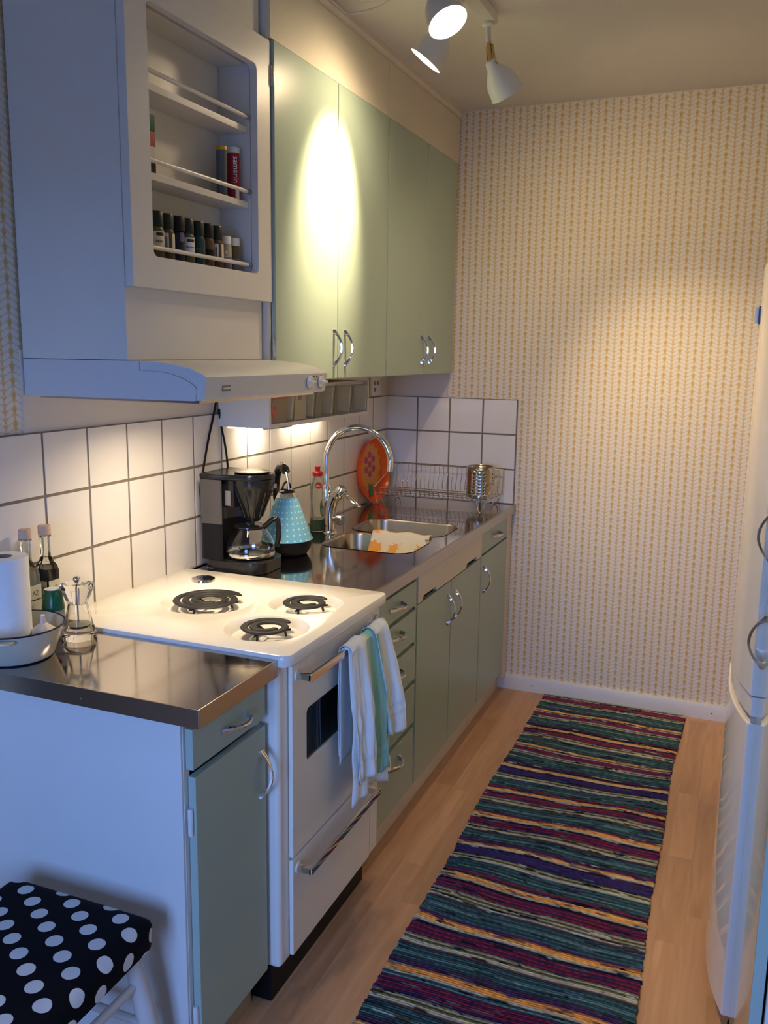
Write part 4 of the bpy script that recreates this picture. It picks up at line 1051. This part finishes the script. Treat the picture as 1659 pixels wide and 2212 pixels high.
t = thing('pepper_grinder', 'clear acrylic pepper grinder with chrome knob beside the basin', 'grinder', (0.150, -2.206, CT))
gx, gy = 0.152, -2.203
obj('grinder_body', lathe(B(), [(0, 0.002), (0.036, 0.0), (0.0375, 0.004), (0.0375, 0.012), (0.034, 0.016), (0.0355, 0.020), (0.034, 0.026), (0.0315, 0.030), (0.027, 0.052), (0.0225, 0.072), (0.0205, 0.080), (0.0175, 0.080), (0.019, 0.070), (0.023, 0.050), (0.027, 0.032), (0.024, 0.026), (0, 0.024)], c=(gx, gy, CT), n=40), 'acrylic', t)
gh = B(); lathe(gh, [(0, 0.0805), (0.021, 0.0805), (0.0235, 0.086), (0.0375, 0.117), (0.037, 0.123), (0.030, 0.126), (0, 0.126)], c=(gx, gy, CT), n=16)
obj('grinder_head', gh, 'acrylic', t, smooth=False)
obj('rod', tube(B(), [(gx, gy, CT+0.025), (gx, gy, CT+0.127)], 0.0022, n=10), 'chrome', t)
obj('knob', lathe(B(), [(0, 0.1262), (0.003, 0.1262), (0.003, 0.128)]+[(0.0078*math.sin(a), 0.1345-0.0078*math.cos(a)) for a in [0.5+k*0.26 for k in range(10)]]+[(0, 0.1423)], c=(gx, gy, CT), n=24), 'chrome', t)
obj('peppercorns', lathe(B(), [(0, 0.0265), (0.024, 0.0270), (0.0255, 0.0315), (0.012, 0.0345), (0, 0.035)], c=(gx, gy, CT), n=24), 'cream_plastic', t)

# ------------------------------------------------------------------ coffee maker (front looks to +x)
cy = -1.484
t = thing('coffee_maker', 'black and grey drip coffee maker with glass carafe next to the stove', 'coffee maker', (0.15, cy, CT))
Z0 = CT+0.003
bs = rrect(0.048, 0.246, cy-0.084, cy+0.084, 0.05, 8)
bs = [(max(0.048, a), b) for a, b in bs]
obj('base', prism(B(), bs, CT, CT+0.036, 'z'), 'black_plastic', t, bevel=0.004)
def tower(xa, xb, h):
    p = [(xa+0.012, cy+h), (xa, cy+h-0.012), (xa, cy-h+0.012), (xa+0.012, cy-h), (xb-0.004, cy-h), (xb, cy-h+0.004)]
    for k in range(13):
        y_ = -0.074+0.148*k/12; p.append((0.168-math.sqrt(0.088**2-y_*y_), cy+y_))
    return p+[(xb, cy+h-0.004), (xb-0.004, cy+h)]
obj('tower_lower', prism(B(), tower(0.046, 0.118, 0.082), CT+0.036, CT+0.142, 'z'), 'black_matte', t)
obj('water_tank', prism(B(), tower(0.044, 0.122, 0.083), CT+0.1425, CT+0.272, 'z'), 'tank_grey', t, bevel=0.001)
# lid: tank lid running into the round basket rim
ld = []
bc = (0.178, cy)
for k in range(17):
    a = -PI/2+PI*k/16; ld.append((bc[0]+0.066*math.cos(a), bc[1]+0.066*math.sin(a)))
ld += [(0.12, cy+0.083), (0.052, cy+0.083), (0.044, cy+0.074), (0.044, cy-0.074), (0.052, cy-0.083), (0.12, cy-0.083)]
obj('lid', prism(B(), ld, CT+0.2725, CT+0.288, 'z'), 'black_plastic', t, bevel=0.004)
obj('basket_rim', lathe(B(), [(0.048, 0.2882), (0.054, 0.292), (0.050, 0.2935), (0.030, 0.2885), (0, 0.2882)], c=(bc[0], cy, CT), n=36), 'black_plastic', t)
bk = B(); lathe(bk, [(0, 0.146), (0.020, 0.146), (0.026, 0.156), (0.061, 0.240), (0.064, 0.262), (0.064, 0.272), (0, 0.272)], c=(bc[0], cy, CT), n=36)
fb = obj('filter_basket', bk, 'black_plastic', t)
for k in range(5):
    a = -1.9+k*0.5
    obj('basket_rib', tube(B(), [(bc[0]+0.030*math.cos(a), cy+0.030*math.sin(a), CT+0.160), (bc[0]+0.0615*math.cos(a), cy+0.0615*math.sin(a), CT+0.238)], 0.0022, n=6), 'black_plastic', fb)
br = obj('bracket', bx(0.100, 0.150, cy-0.060, cy+0.060, CT+0.190, CT+0.2715), 'black_plastic', t, bevel=0.004)
obj('switch', bx(0.124, 0.142, cy-0.0655, cy-0.0600, CT+0.196, CT+0.240), 'grey_plastic', br, bevel=0.002)
tl = obj('emblem', bx(0.2595, 0.2615, cy-0.02, cy-0.006, CT+0.250, CT+0.262), 'grey_plastic', fb)
cf = (0.166, cy, CT+0.037)
cg = obj('carafe', lathe(B(), [(0, 0.001), (0.066, 0.001), (0.0735, 0.005), (0.0760, 0.018), (0.0745, 0.034), (0.065, 0.060), (0.049, 0.083), (0.046, 0.090), (0.0445, 0.090), (0.0475, 0.082), (0.0633, 0.060), (0.0728, 0.034), (0.0743, 0.018), (0.072, 0.0065), (0.064, 0.0035), (0, 0.0035)], c=cf, n=48), 'glass', t)
obj('carafe_band', lathe(B(), [(0.0742, 0.006), (0.0765, 0.010), (0.0768, 0.019), (0.0766, 0.0195), (0.0763, 0.010), (0.0741, 0.006)], c=cf, n=48), 'chrome', cg)
obj('carafe_lid', lathe(B(), [(0.0440, 0.086), (0.0485, 0.0905), (0.0480, 0.094), (0.040, 0.097), (0.016, 0.098), (0.014, 0.106), (0, 0.107)], c=cf, n=36), 'black_plastic', cg)
ha = math.radians(12)
hc = lambda r_, z_: (cf[0]+r_*math.cos(ha), cf[1]+r_*math.sin(ha), cf[2]+z_)
obj('carafe_handle', tube(B(), catmull([hc(0.044, 0.090), hc(0.066, 0.110), hc(0.080, 0.118), hc(0.088, 0.104), hc(0.089, 0.065), hc(0.083, 0.036)], 6), [0.0105]*31, n=12, flat=0.75), 'black_plastic', cg)
obj('hot_plate', lathe(B(), [(0, 0.0362), (0.066, 0.0362), (0.066, 0.0375), (0, 0.0376)], c=(cf[0], cy, CT), n=36), 'black_matte', t)
for q in (0.070, 0.082): obj('maker_mark', bx(q, q+0.008, cy-0.0846, cy-0.0835, CT+0.010, CT+0.012), 'grey_print', t)

# cables behind it
k1 = thing('power_cable', 'black cable hanging from under the hood down behind the coffee maker, in a wide curve', 'cable', (0.02, -1.48, CT))
obj('cable', tube(B(), catmull([(0.016, -1.405, 1.36), (0.016, -1.430, 1.29), (0.016, -1.464, 1.211), (0.018, -1.500, 1.118), (0.02, -1.518, 1.06), (0.022, -1.500, 1.00), (0.026, -1.46, 0.93), (0.03, -1.44, CT+0.004)], 6), 0.0034, n=8), 'black_matte', k1)
k2 = thing('power_cable', 'black cable hanging straight from the bin box to the coffee maker lid', 'cable', (0.03, -1.37, CT))
obj('cable', tube(B(), catmull([(0.016, -1.403, 1.30), (0.016, -1.392, 1.248), (0.018, -1.376, 1.189), (0.020, -1.366, 1.12), (0.024, -1.370, 1.06), (0.026, -1.376, 0.95), (0.03, -1.370, CT+0.004)], 6), 0.0034, n=8), 'black_matte', k2)

# ------------------------------------------------------------------ kettle
kx, ky = 0.170, -1.262
t = thing('kettle', 'turquoise cone kettle with white dots and black base', 'kettle', (kx, ky, CT))
obj('power_base', lathe(B(), [(0, 0), (0.058, 0), (0.064, 0.003), (0.076, 0.022), (0.081, 0.040), (0.0815, 0.048), (0, 0.048)], c=(kx, ky, CT), n=48), 'black_matte', t)
prf = [(0.0810, 0.0485), (0.0800, 0.054), (0.066, 0.096), (0.050, 0.140), (0.0335, 0.184)]
bm = B(); ulay = bm.loops.layers.uv.new('UVMap'); n = 48; rows = []
fine = []
for (r0, z0), (r1, z1) in zip(prf, prf[1:]):
    for k in range(4): fine.append((r0+(r1-r0)*k/4, z0+(z1-z0)*k/4))
fine.append(prf[-1])
for r_, z_ in fine: rows.append([bm.verts.new((kx+r_*math.cos(2*PI*k/n), ky+r_*math.sin(2*PI*k/n), CT+z_)) for k in range(n)])
for i in range(len(rows)-1):
    rm = fine[i][0]
    for k in range(n):
        f = bm.faces.new((rows[i][k], rows[i][(k+1) % n], rows[i+1][(k+1) % n], rows[i+1][k]))
        for l, (kk, ii) in zip(f.loops, ((k, i), (k+1, i), (k+1, i+1), (k, i+1))):
            l[ulay].uv = (2*PI*(kk-n/2)/n*0.060, fine[ii][1])
obj('cone_body', bm, 'kettle_dots', t)
obj('rim_line', tube(B(), [(kx+0.0815*math.cos(a*PI/24), ky+0.0815*math.sin(a*PI/24), CT+0.0505) for a in range(48)], 0.0016, n=6, closed=True), 'kettle_blue', t)
obj('collar', lathe(B(), [(0.0338, 0.183), (0.0325, 0.1845), (0.0265, 0.199), (0.0, 0.199)], c=(kx, ky, CT), n=36), 'chrome', t)
ldk = obj('lid', lathe(B(), [(0.0268, 0.1985), (0.0262, 0.202), (0.018, 0.209), (0, 0.212)], c=(kx, ky, CT), n=36), 'black_plastic', t)
# lid loop and big handle swing in the plane facing the wall side
ud = Vector((0.35, 0.94, 0)).normalized()
kp = lambda s, z: Vector((kx, ky, CT+z))+ud*s
obj('lid_loop', tube(B(), catmull([kp(-0.018, 0.207), kp(-0.012, 0.224), kp(0.0, 0.231), kp(0.012, 0.224), kp(0.018, 0.207)], 6), 0.0036, n=8), 'black_plastic', ldk)
dv = Vector((-0.93, -0.36, 0))
hp_ = lambda s, z: Vector((kx, ky, CT+z))+Vector((-0.86, 0.5, 0)).normalized()*s
obj('handle', tube(B(), catmull([hp_(0.050, 0.120), hp_(0.062, 0.165), hp_(0.066, 0.210), hp_(0.056, 0.252), hp_(0.034, 0.276), hp_(0.012, 0.274), hp_(0.002, 0.262)], 6), [0.008+0.005*min(1, k/14) for k in range(37)], n=12), 'black_plastic', t)
obj('handle_stay', tube(B(), catmull([hp_(0.004, 0.264), hp_(-0.006, 0.240), hp_(-0.012, 0.215), hp_(-0.018, 0.196)], 5), 0.0042, n=8), 'chrome_satin', t)
obj('spout', lathe(B(), [(0.010, 0), (0.013, 0.02), (0.011, 0.034)], n=16, M=Matrix.Translation((kx-0.030, ky-0.030, CT+0.150)) @ Matrix.Rotation(-0.9, 4, Vector((1, -1, 0)))), 'kettle_blue', t)

# ------------------------------------------------------------------ dish soap
sx, sy = 0.092, -0.885
t = thing('soap_bottle', 'clear dish soap bottle with red cap and little green soap left', 'bottle', (sx, sy, CT))
pr = [(0, 0), (0.030, 0), (0.0335, 0.004), (0.034, 0.03), (0.0325, 0.05), (0.0305, 0.08), (0.032, 0.11), (0.033, 0.135), (0.030, 0.165), (0.024, 0.187), (0.0165, 0.194), (0.0165, 0.199), (0, 0.199)]
SQ = Matrix.Translation((sx, sy, CT)) @ Matrix.Rotation(0.35, 4, 'Z') @ Matrix.Diagonal((0.85, 1.05, 1.0, 1.0))
obj('bottle_shell', lathe(B(), pr, n=36, M=SQ), 'soap_clear', t)
obj('soap', lathe(B(), [(0, 0.003), (0.0285, 0.003), (0.0318, 0.006), (0.0322, 0.03), (0.0313, 0.044), (0, 0.044)], n=36, M=SQ), 'green_soap', t)
obj('cap', lathe(B(), [(0, 0.1992), (0.0185, 0.1992), (0.0185, 0.213), (0.015, 0.216), (0.009, 0.218), (0.009, 0.224), (0.011, 0.232), (0.0095, 0.2345), (0, 0.2345)], c=(sx, sy, CT), n=28), 'red_plastic', t)
sd = B(); lathe(sd, [(0, 0), (0.0125, 0), (0.0125, 0.0012), (0, 0.0012)], n=24, M=Matrix.Translation((sx+0.016, sy-0.0235, CT+0.168)) @ Matrix.Rotation(-0.9, 4, 'Z') @ Matrix.Rotation(PI/2-0.25, 4, 'Y'))
sk_ = obj('sticker', sd, 'red_plastic', t)
text('lettering', 'No.1', 0.010, 'white_print', sk_, (sx+0.0175, sy-0.0250, CT+0.168), (PI/2-0.2, 0, PI/2-0.9))
lbs = obj('label', lathe(B(), [(0, 0), (0.024, 0), (0.024, 0.0012), (0, 0.0012)], n=28, M=Matrix.Translation((sx+0.0235, sy-0.006, CT+0.088)) @ Matrix.Rotation(-0.1, 4, 'Z') @ Matrix.Rotation(PI/2, 4, 'Y') @ Matrix.Diagonal((1.35, 0.8, 1, 1))), 'white_print', t)
obj('label_border', tube(B(), [(sx+0.0240+0.002*0, sy-0.006+0.0195*math.cos(a*PI/16), CT+0.088+0.033*math.sin(a*PI/16)) for a in range(32)], 0.0016, n=6, closed=True), 'green_cap', lbs)
text('lettering', 'YES', 0.018, 'red_plastic', lbs, (sx+0.0252, sy-0.006, CT+0.088), RX)

# ------------------------------------------------------------------ faucet
fx, fy = 0.150, -0.900
t = thing('faucet', 'chrome kitchen mixer tap with tall arched spout behind the sink', 'faucet', (fx, fy, CT))
obj('base_plate', lathe(B(), [(0, 0), (0.027, 0), (0.026, 0.004), (0.022, 0.007), (0, 0.007)], c=(fx, fy, CT), n=32), 'chrome', t)
obj('tap_body', tube(B(), catmull([(fx, fy, CT+0.005), (fx, fy, CT+0.06), (fx+0.004, fy, CT+0.10), (fx+0.020, fy, CT+0.135), (fx+0.036, fy, CT+0.155)], 6), [0.0205]*14+[0.020]*11, n=20), 'chrome', t)
obj('spout_collar', lathe(B(), [(0.0155, 0.095), (0.0165, 0.105), (0.0165, 0.165), (0.0135, 0.172), (0.0, 0.172)], c=(fx-0.016, fy, CT), n=24), 'chrome', t)
bxp = fx-0.016
arc = [(bxp, fy, CT+0.15), (bxp, fy, CT+0.20), (bxp, fy, CT+0.262)]
cxr = bxp+0.119
for k in range(1, 25):
    a = PI-PI*1.06*k/24; arc.append((cxr+0.119*math.cos(a), fy+0.02*k/24, CT+0.262+0.119*math.sin(a)))
e = arc[-1]; arc.append((e[0]-0.001, e[1], e[2]-0.006))
obj('spout', tube(B(), arc, 0.0105, n=18), 'chrome', t)
lv = obj('lever_hub', lathe(B(), [(0, -0.024), (0.016, -0.024), (0.021, -0.012), (0.0215, 0.008), (0.017, 0.020), (0, 0.024)], n=24, M=Matrix.Translation((fx+0.040, fy-0.004, CT+0.150)) @ Matrix.Rotation(0.6, 4, 'Y')), 'chrome', t)
for s in (-1, 1):
    obj('lever_arm', tube(B(), catmull([(fx+0.050, fy-0.004+0.014*s, CT+0.146), (fx+0.075, fy-0.006+0.013*s, CT+0.134), (fx+0.108, fy-0.01+0.008*s, CT+0.112), (fx+0.122, fy-0.012, CT+0.106)], 5), 0.0036, n=8), 'chrome', lv)
b = B(); lathe(b, [(0, 0), (0.010, 0), (0.010, 0.012), (0.0165, 0.014), (0.0165, 0.034), (0.014, 0.037), (0, 0.037)], n=20, sq=5, M=Matrix.Translation((fx+0.016, fy-0.006, CT+0.050)) @ Matrix.Rotation(PI/2, 4, 'Y'))
obj('side_valve', b, 'chrome', t)

# ------------------------------------------------------------------ dish rack, tray, cutlery cup
t = thing('dish_rack', 'chrome wire dish rack standing on the worktop by the wallpapered wall', 'dish rack', (0.30, -0.16, CT))
rx0, rx1 = 0.062, 0.560; yb_, yf_ = -0.040, -0.295
w = 0.0019
fr = B()
zb, zt, zf = CT+0.045, CT+0.152, CT+0.075
tube(fr, [(rx0, yb_, zt), (rx1, yb_, zt)], w*1.3, n=6)
tube(fr, [(rx0, yf_, zf), (rx1, yf_, zf)], w*1.3, n=6)
for xx in (rx0, rx1):
    tube(fr, [(xx, yb_, zt), (xx, yf_, zf)], w*1.2, n=6)
    tube(fr, [(xx, yb_, zb), (xx, yf_+0.02, zb)], w, n=6); tube(fr, [(xx, yf_, zf), (xx, yf_+0.02, zb)], w, n=6); tube(fr, [(xx, yb_, zt), (xx, yb_-0.012, zb)], w, n=6)
for yy in (yb_-0.012, yb_-0.06, yb_-0.11, yb_-0.16, yf_+0.02): tube(fr, [(rx0, yy, zb), (rx1, yy, zb)], w, n=6)
obj('frame', fr, 'chrome', t)
nw = 24
wb_ = B(); tube(wb_, [Vector((0, 0, 0)), Vector((0, 0, 0.001))], 0.001, n=4); wb_.free()
for k in range(1, nw):
    xx = rx0+(rx1-rx0)*k/nw
    P = catmull([(xx, yb_, zt), (xx+0.004, yb_-0.012, zt-0.03), (xx+0.002, yb_-0.022, zb+0.03), (xx, yb_-0.030, zb), (xx, yf_+0.04, zb+0.001), (xx, yf_+0.02, zb), (xx, yf_, zf)], 3)
    obj('rack_wire', tube(B(), P, 0.0013, n=5), 'chrome', t)
for xx in (rx0+0.02, rx1-0.03):
    for yy in (yf_+0.02, yb_-0.02):
        sg = -1 if yy < -0.15 else 1
        P = catmull([(xx-0.018, yy, zb), (xx-0.012, yy+0.004*sg, CT+0.014), (xx, yy+0.006*sg, CT+0.002), (xx+0.012, yy+0.004*sg, CT+0.014), (xx+0.018, yy, zb)], 5)
        obj('foot', tube(B(), P, 0.0021, n=6), 'chrome', t)

t = thing('serving_tray', 'round orange tray with yellow flower pattern leaning on the tiled wall behind the rack', 'tray', (0.03, -0.20, CT))
tl = Matrix.Translation((0.022, -0.235, CT+0.1395)) @ Matrix.Rotation(-0.035, 4, 'Y') @ Matrix.Rotation(-0.05, 4, 'Z') @ Matrix.Rotation(PI/2, 4, 'Y')
R0 = 0.138
obj('tray_dish', lathe(B(), [(0, 0.0), (0.118, 0.0), (0.132, 0.018), (R0, 0.030), (R0+0.002, 0.029), (0.133, 0.014), (0.120, -0.003), (0, -0.003)], n=64, M=tl), 'orange', t)
def disc(name, pts, m, dz):
    b = B(); v0 = [b.verts.new((a, c, dz)) for a, c in pts]; v1 = [b.verts.new((a, c, dz+0.0006)) for a, c in pts]
    b.faces.new(v1); b.faces.new(v0[::-1]); n = len(pts)
    for k in range(n): b.faces.new((v0[k], v0[(k+1) % n], v1[(k+1) % n], v1[k]))
    bmesh.ops.transform(b, matrix=tl, verts=b.verts); return obj(name, b, m, t, smooth=False)
# local x points down (-z world), local y stays y
disc('flower_print', [((0.100+0.007*math.sin(14*a*PI/56))*math.cos(a*PI/56)-0.012, (0.100+0.007*math.sin(14*a*PI/56))*math.sin(a*PI/56)) for a in range(112)], 'yellow_orange', 0.0002)
for k in range(7):
    cx, cy_ = (-0.025, -0.005) if k == 6 else (-0.025+0.041*math.cos(k*PI/3), -0.005+0.041*math.sin(k*PI/3))
    disc('petal_print', [(cx+0.0155*math.cos(a*PI/12), cy_+0.0155*math.sin(a*PI/12)) for a in range(24)], 'pink', 0.0010)
disc('stem_print', [(0.055, -0.020), (0.068, -0.012), (0.060, 0.0), (0.068, 0.010), (0.056, 0.020), (0.080, 0.020), (0.116, 0.018), (0.116, -0.016), (0.080, -0.020)], 'leaf_green', 0.0012)

ux, uy = 0.494, -0.165
t = thing('cutlery_cup', 'perforated stainless cutlery cup in the dish rack', 'cup', (ux, uy, CT+0.048))
hh = 0.128; RC = 0.058; Zc = CT+0.048
cb = B(); NC = 16; z0h = 0.0113; pz = 0.0135; cells = {}
def cv(ang, z, r=RC):
    key = (round(ang % (2*PI), 5) % round(2*PI, 5), round(z, 5), r)
    if key not in cells: cells[key] = cb.verts.new((ux+r*math.cos(ang), uy+r*math.sin(ang), Zc+z))
    return cells[key]
da = 2*PI/NC
for k in range(NC):
    a0_ = (k-0.2)*da; am = a0_+da/2; a1_ = a0_+da
    for z_a, z_b in ((0.003, z0h), (z0h+7*pz, hh)):
        cb.faces.new((cv(a0_, z_a), cv(am, z_a), cv(am, z_b), cv(a0_, z_b))); cb.faces.new((cv(am, z_a), cv(a1_, z_a), cv(a1_, z_b), cv(am, z_b)))
    for r_ in range(7):
        za, zb2 = z0h+pz*r_, z0h+pz*(r_+1); zm = (za+zb2)/2
        rim = [cv(a0_, za), cv(am, za), cv(a1_, za), cv(a1_, zm), cv(a1_, zb2), cv(am, zb2), cv(a0_, zb2), cv(a0_, zm)]
        if k % 4 == 2: cb.faces.new(rim); continue
        hol = [cb.verts.new((ux+RC*math.cos(am+0.0034/RC*math.cos(q)), uy+RC*math.sin(am+0.0034/RC*math.cos(q)), Zc+zm+0.0034*math.sin(q))) for q in [math.radians(225+45*i) for i in range(8)]]
        for i in range(8): cb.faces.new((rim[i], rim[(i+1) % 8], hol[(i+1) % 8], hol[i]))
bot = [cv((k-0.2+h_)*da, 0.003) for k in range(NC) for h_ in (0, 0.5)]
cb.faces.new(bot)
bmesh.ops.recalc_face_normals(cb, faces=cb.faces)
cup = obj('cup_wall', cb, 'cup_steel', t)
so = cup.modifiers.new('thickness', 'SOLIDIFY'); so.thickness = 0.0012; so.offset = -1
obj('rim', tube(B(), [(ux+(RC-0.0005)*math.cos(q*PI/24), uy+(RC-0.0005)*math.sin(q*PI/24), Zc+hh) for q in range(48)], 0.0014, n=6, closed=True), 'cup_steel', t)

# cloth over the sink divider
def cloth(u, v):
    x = 0.300+0.215*u+0.02*(v-0.5)
    s = (v-0.40)*0.235     # along y over the divider
    yd = -0.845
    y = yd - s
    if s > 0.0: y = yd-s*0.72; z = CT+0.006-max(0, s-0.02)*0.72-0.006*math.sin(6*u)*min(1, s*20)
    else: z = CT+0.006+s*0.6
    if s < -0.015: z = CT+0.004-(abs(s)-0.015)*1.1; y = yd+0.015+(abs(s)-0.015)*0.25
    z += 0.004*math.sin(9*u+2)*abs(s)*8 + 0.003*math.sin(13*u)
    x += 0.03*max(0, s)*math.sin(3*u)
    return (x, y, z+0.004)
cm = grid(B(), 26, 30, cloth, lambda u, v: (u*0.215, v*0.235))
o = obj('dishcloth', cm, 'flower_cloth'); so = o.modifiers.new('thickness', 'SOLIDIFY'); so.thickness = 0.002
tag(o, 'cream dishcloth with orange flowers draped over the divider between the sink bowls', 'cloth')

# ------------------------------------------------------------------ towel on the oven handle
t = thing('kitchen_towel', 'crumpled white towel with teal dye hanging on the oven handle', 'towel', (0.68, -1.77, 0.45))
def towel_part(name, ya, yb, zback, zfront, off, seed, teal, spread=0.0, wav=0.010, nf=3.0, xout=0.0):
    rng = random.Random(seed); p1, p2 = rng.uniform(0, 6), rng.uniform(0, 6)
    bm = B(); cl = bm.verts.layers.float_color.new('Col'); nu, nv = 36, 64
    R = 0.0115+off; zc = 0.779; xc = 0.6685
    Lb = zc-zback; Lf = zc-zfront; La = PI*R; Lt = Lb+La+Lf
    V = []
    for i in range(nu+1):
        col = []
        for j in range(nv+1):
            u = i/nu; s = j/nv*Lt
            if s < Lb: x = xc-R*0.85; z = zback+s; d = Lb-s; side = -1
            elif s < Lb+La: a = (s-Lb)/R; x = xc-R*math.cos(a); z = zc+R*math.sin(a); d = 0; side = 0
            else: d = s-Lb-La; x = xc+R; z = zc-d; side = 1
            k = min(1, d/0.15)
            y = ya+(yb-ya)*u
            f = math.sin(nf*2*PI*u+p1)+0.5*math.sin(nf*4.3*u*PI+p2+d*6)
            if side == 1: x += wav*(0.35+0.65*k)*f*0.8+0.012*k+xout*d
            elif side == -1: x += -0.0 + 0.0015*f*k
            else: x += 0; z += 0.002*f
            y += spread*d*(1 if side == 1 else 0.3)+0.006*math.sin(9*d+p2)*k
            y += (u-0.5)*0.10*k*(yb-ya)
            if side == 1: x += k*(0.0022*math.sin(31*u+17*d+p1)+0.0018*math.sin(47*d-19*u+p2))
            z += (0.012*math.sin(5*u+p1)-0.02*u)*k*(1 if side != 0 else 0)
            v = bm.verts.new((x, y, z)); col.append(v)
            tt = teal(u, d/max(Lf, 0.01) if side == 1 else 0)
            line = 1.0
            if side == 1 and (abs((d-Lf+0.05)) < 0.0035 or abs((d-Lf+0.075)) < 0.0035 or abs((u*7) % 1-0.5) < 0.06 and d > Lf-0.13): line = 0.86
            c = [(0.82, 0.86, 0.86)[q]*(1-tt)+(0.22, 0.55, 0.47)[q]*tt for q in range(3)]
            v[cl] = (c[0]*line, c[1]*line, c[2]*line, 1)
        V.append(col)
    for i in range(nu):
        for j in range(nv): bm.faces.new((V[i][j], V[i+1][j], V[i+1][j+1], V[i][j+1]))
    o = obj(name, bm, 'towel_cloth', t)
    so = o.modifiers.new('thickness', 'SOLIDIFY'); so.thickness = 0.0015
    return o
sm = lambda a, b, x: max(0, min(1, (x-a)/(b-a)))
towel_part('under_layer', -1.900, -1.690, 0.50, 0.395, 0.0, 2, lambda u, d: sm(0.35, 0.6, u)*sm(1.0, 0.75, u)*sm(0.98, 0.6, d)*0.95, 0.02, 0.011, 1.7)
towel_part('front_fold', -1.896, -1.815, 0.52, 0.455, 0.006, 5, lambda u, d: 0.0, 0.03, 0.011, 0.9, 0.03)
towel_part('side_fold', -1.762, -1.678, 0.55, 0.520, 0.008, 9, lambda u, d: 0.25*sm(0.3, 0.0, u), 0.12, 0.014, 1.0, 0.09)
towel_part('middle_fold', -1.825, -1.740, 0.55, 0.44, 0.003, 11, lambda u, d: 0.85*sm(0.15, 0.5, u), 0.04, 0.010, 0.9, 0.04)
obj('hanging_loop', tube(B(), catmull([(0.70, -1.712, 0.425), (0.706, -1.700, 0.398), (0.704, -1.684, 0.402), (0.70, -1.682, 0.428)], 6), 0.0045, n=6, flat=0.25), 'white_print', t)
obj('hanging_loop', tube(B(), catmull([(0.692, -1.640, 0.560), (0.70, -1.632, 0.530), (0.694, -1.618, 0.520), (0.690, -1.622, 0.556)], 6), 0.0045, n=6, flat=0.25), 'white_print', t)
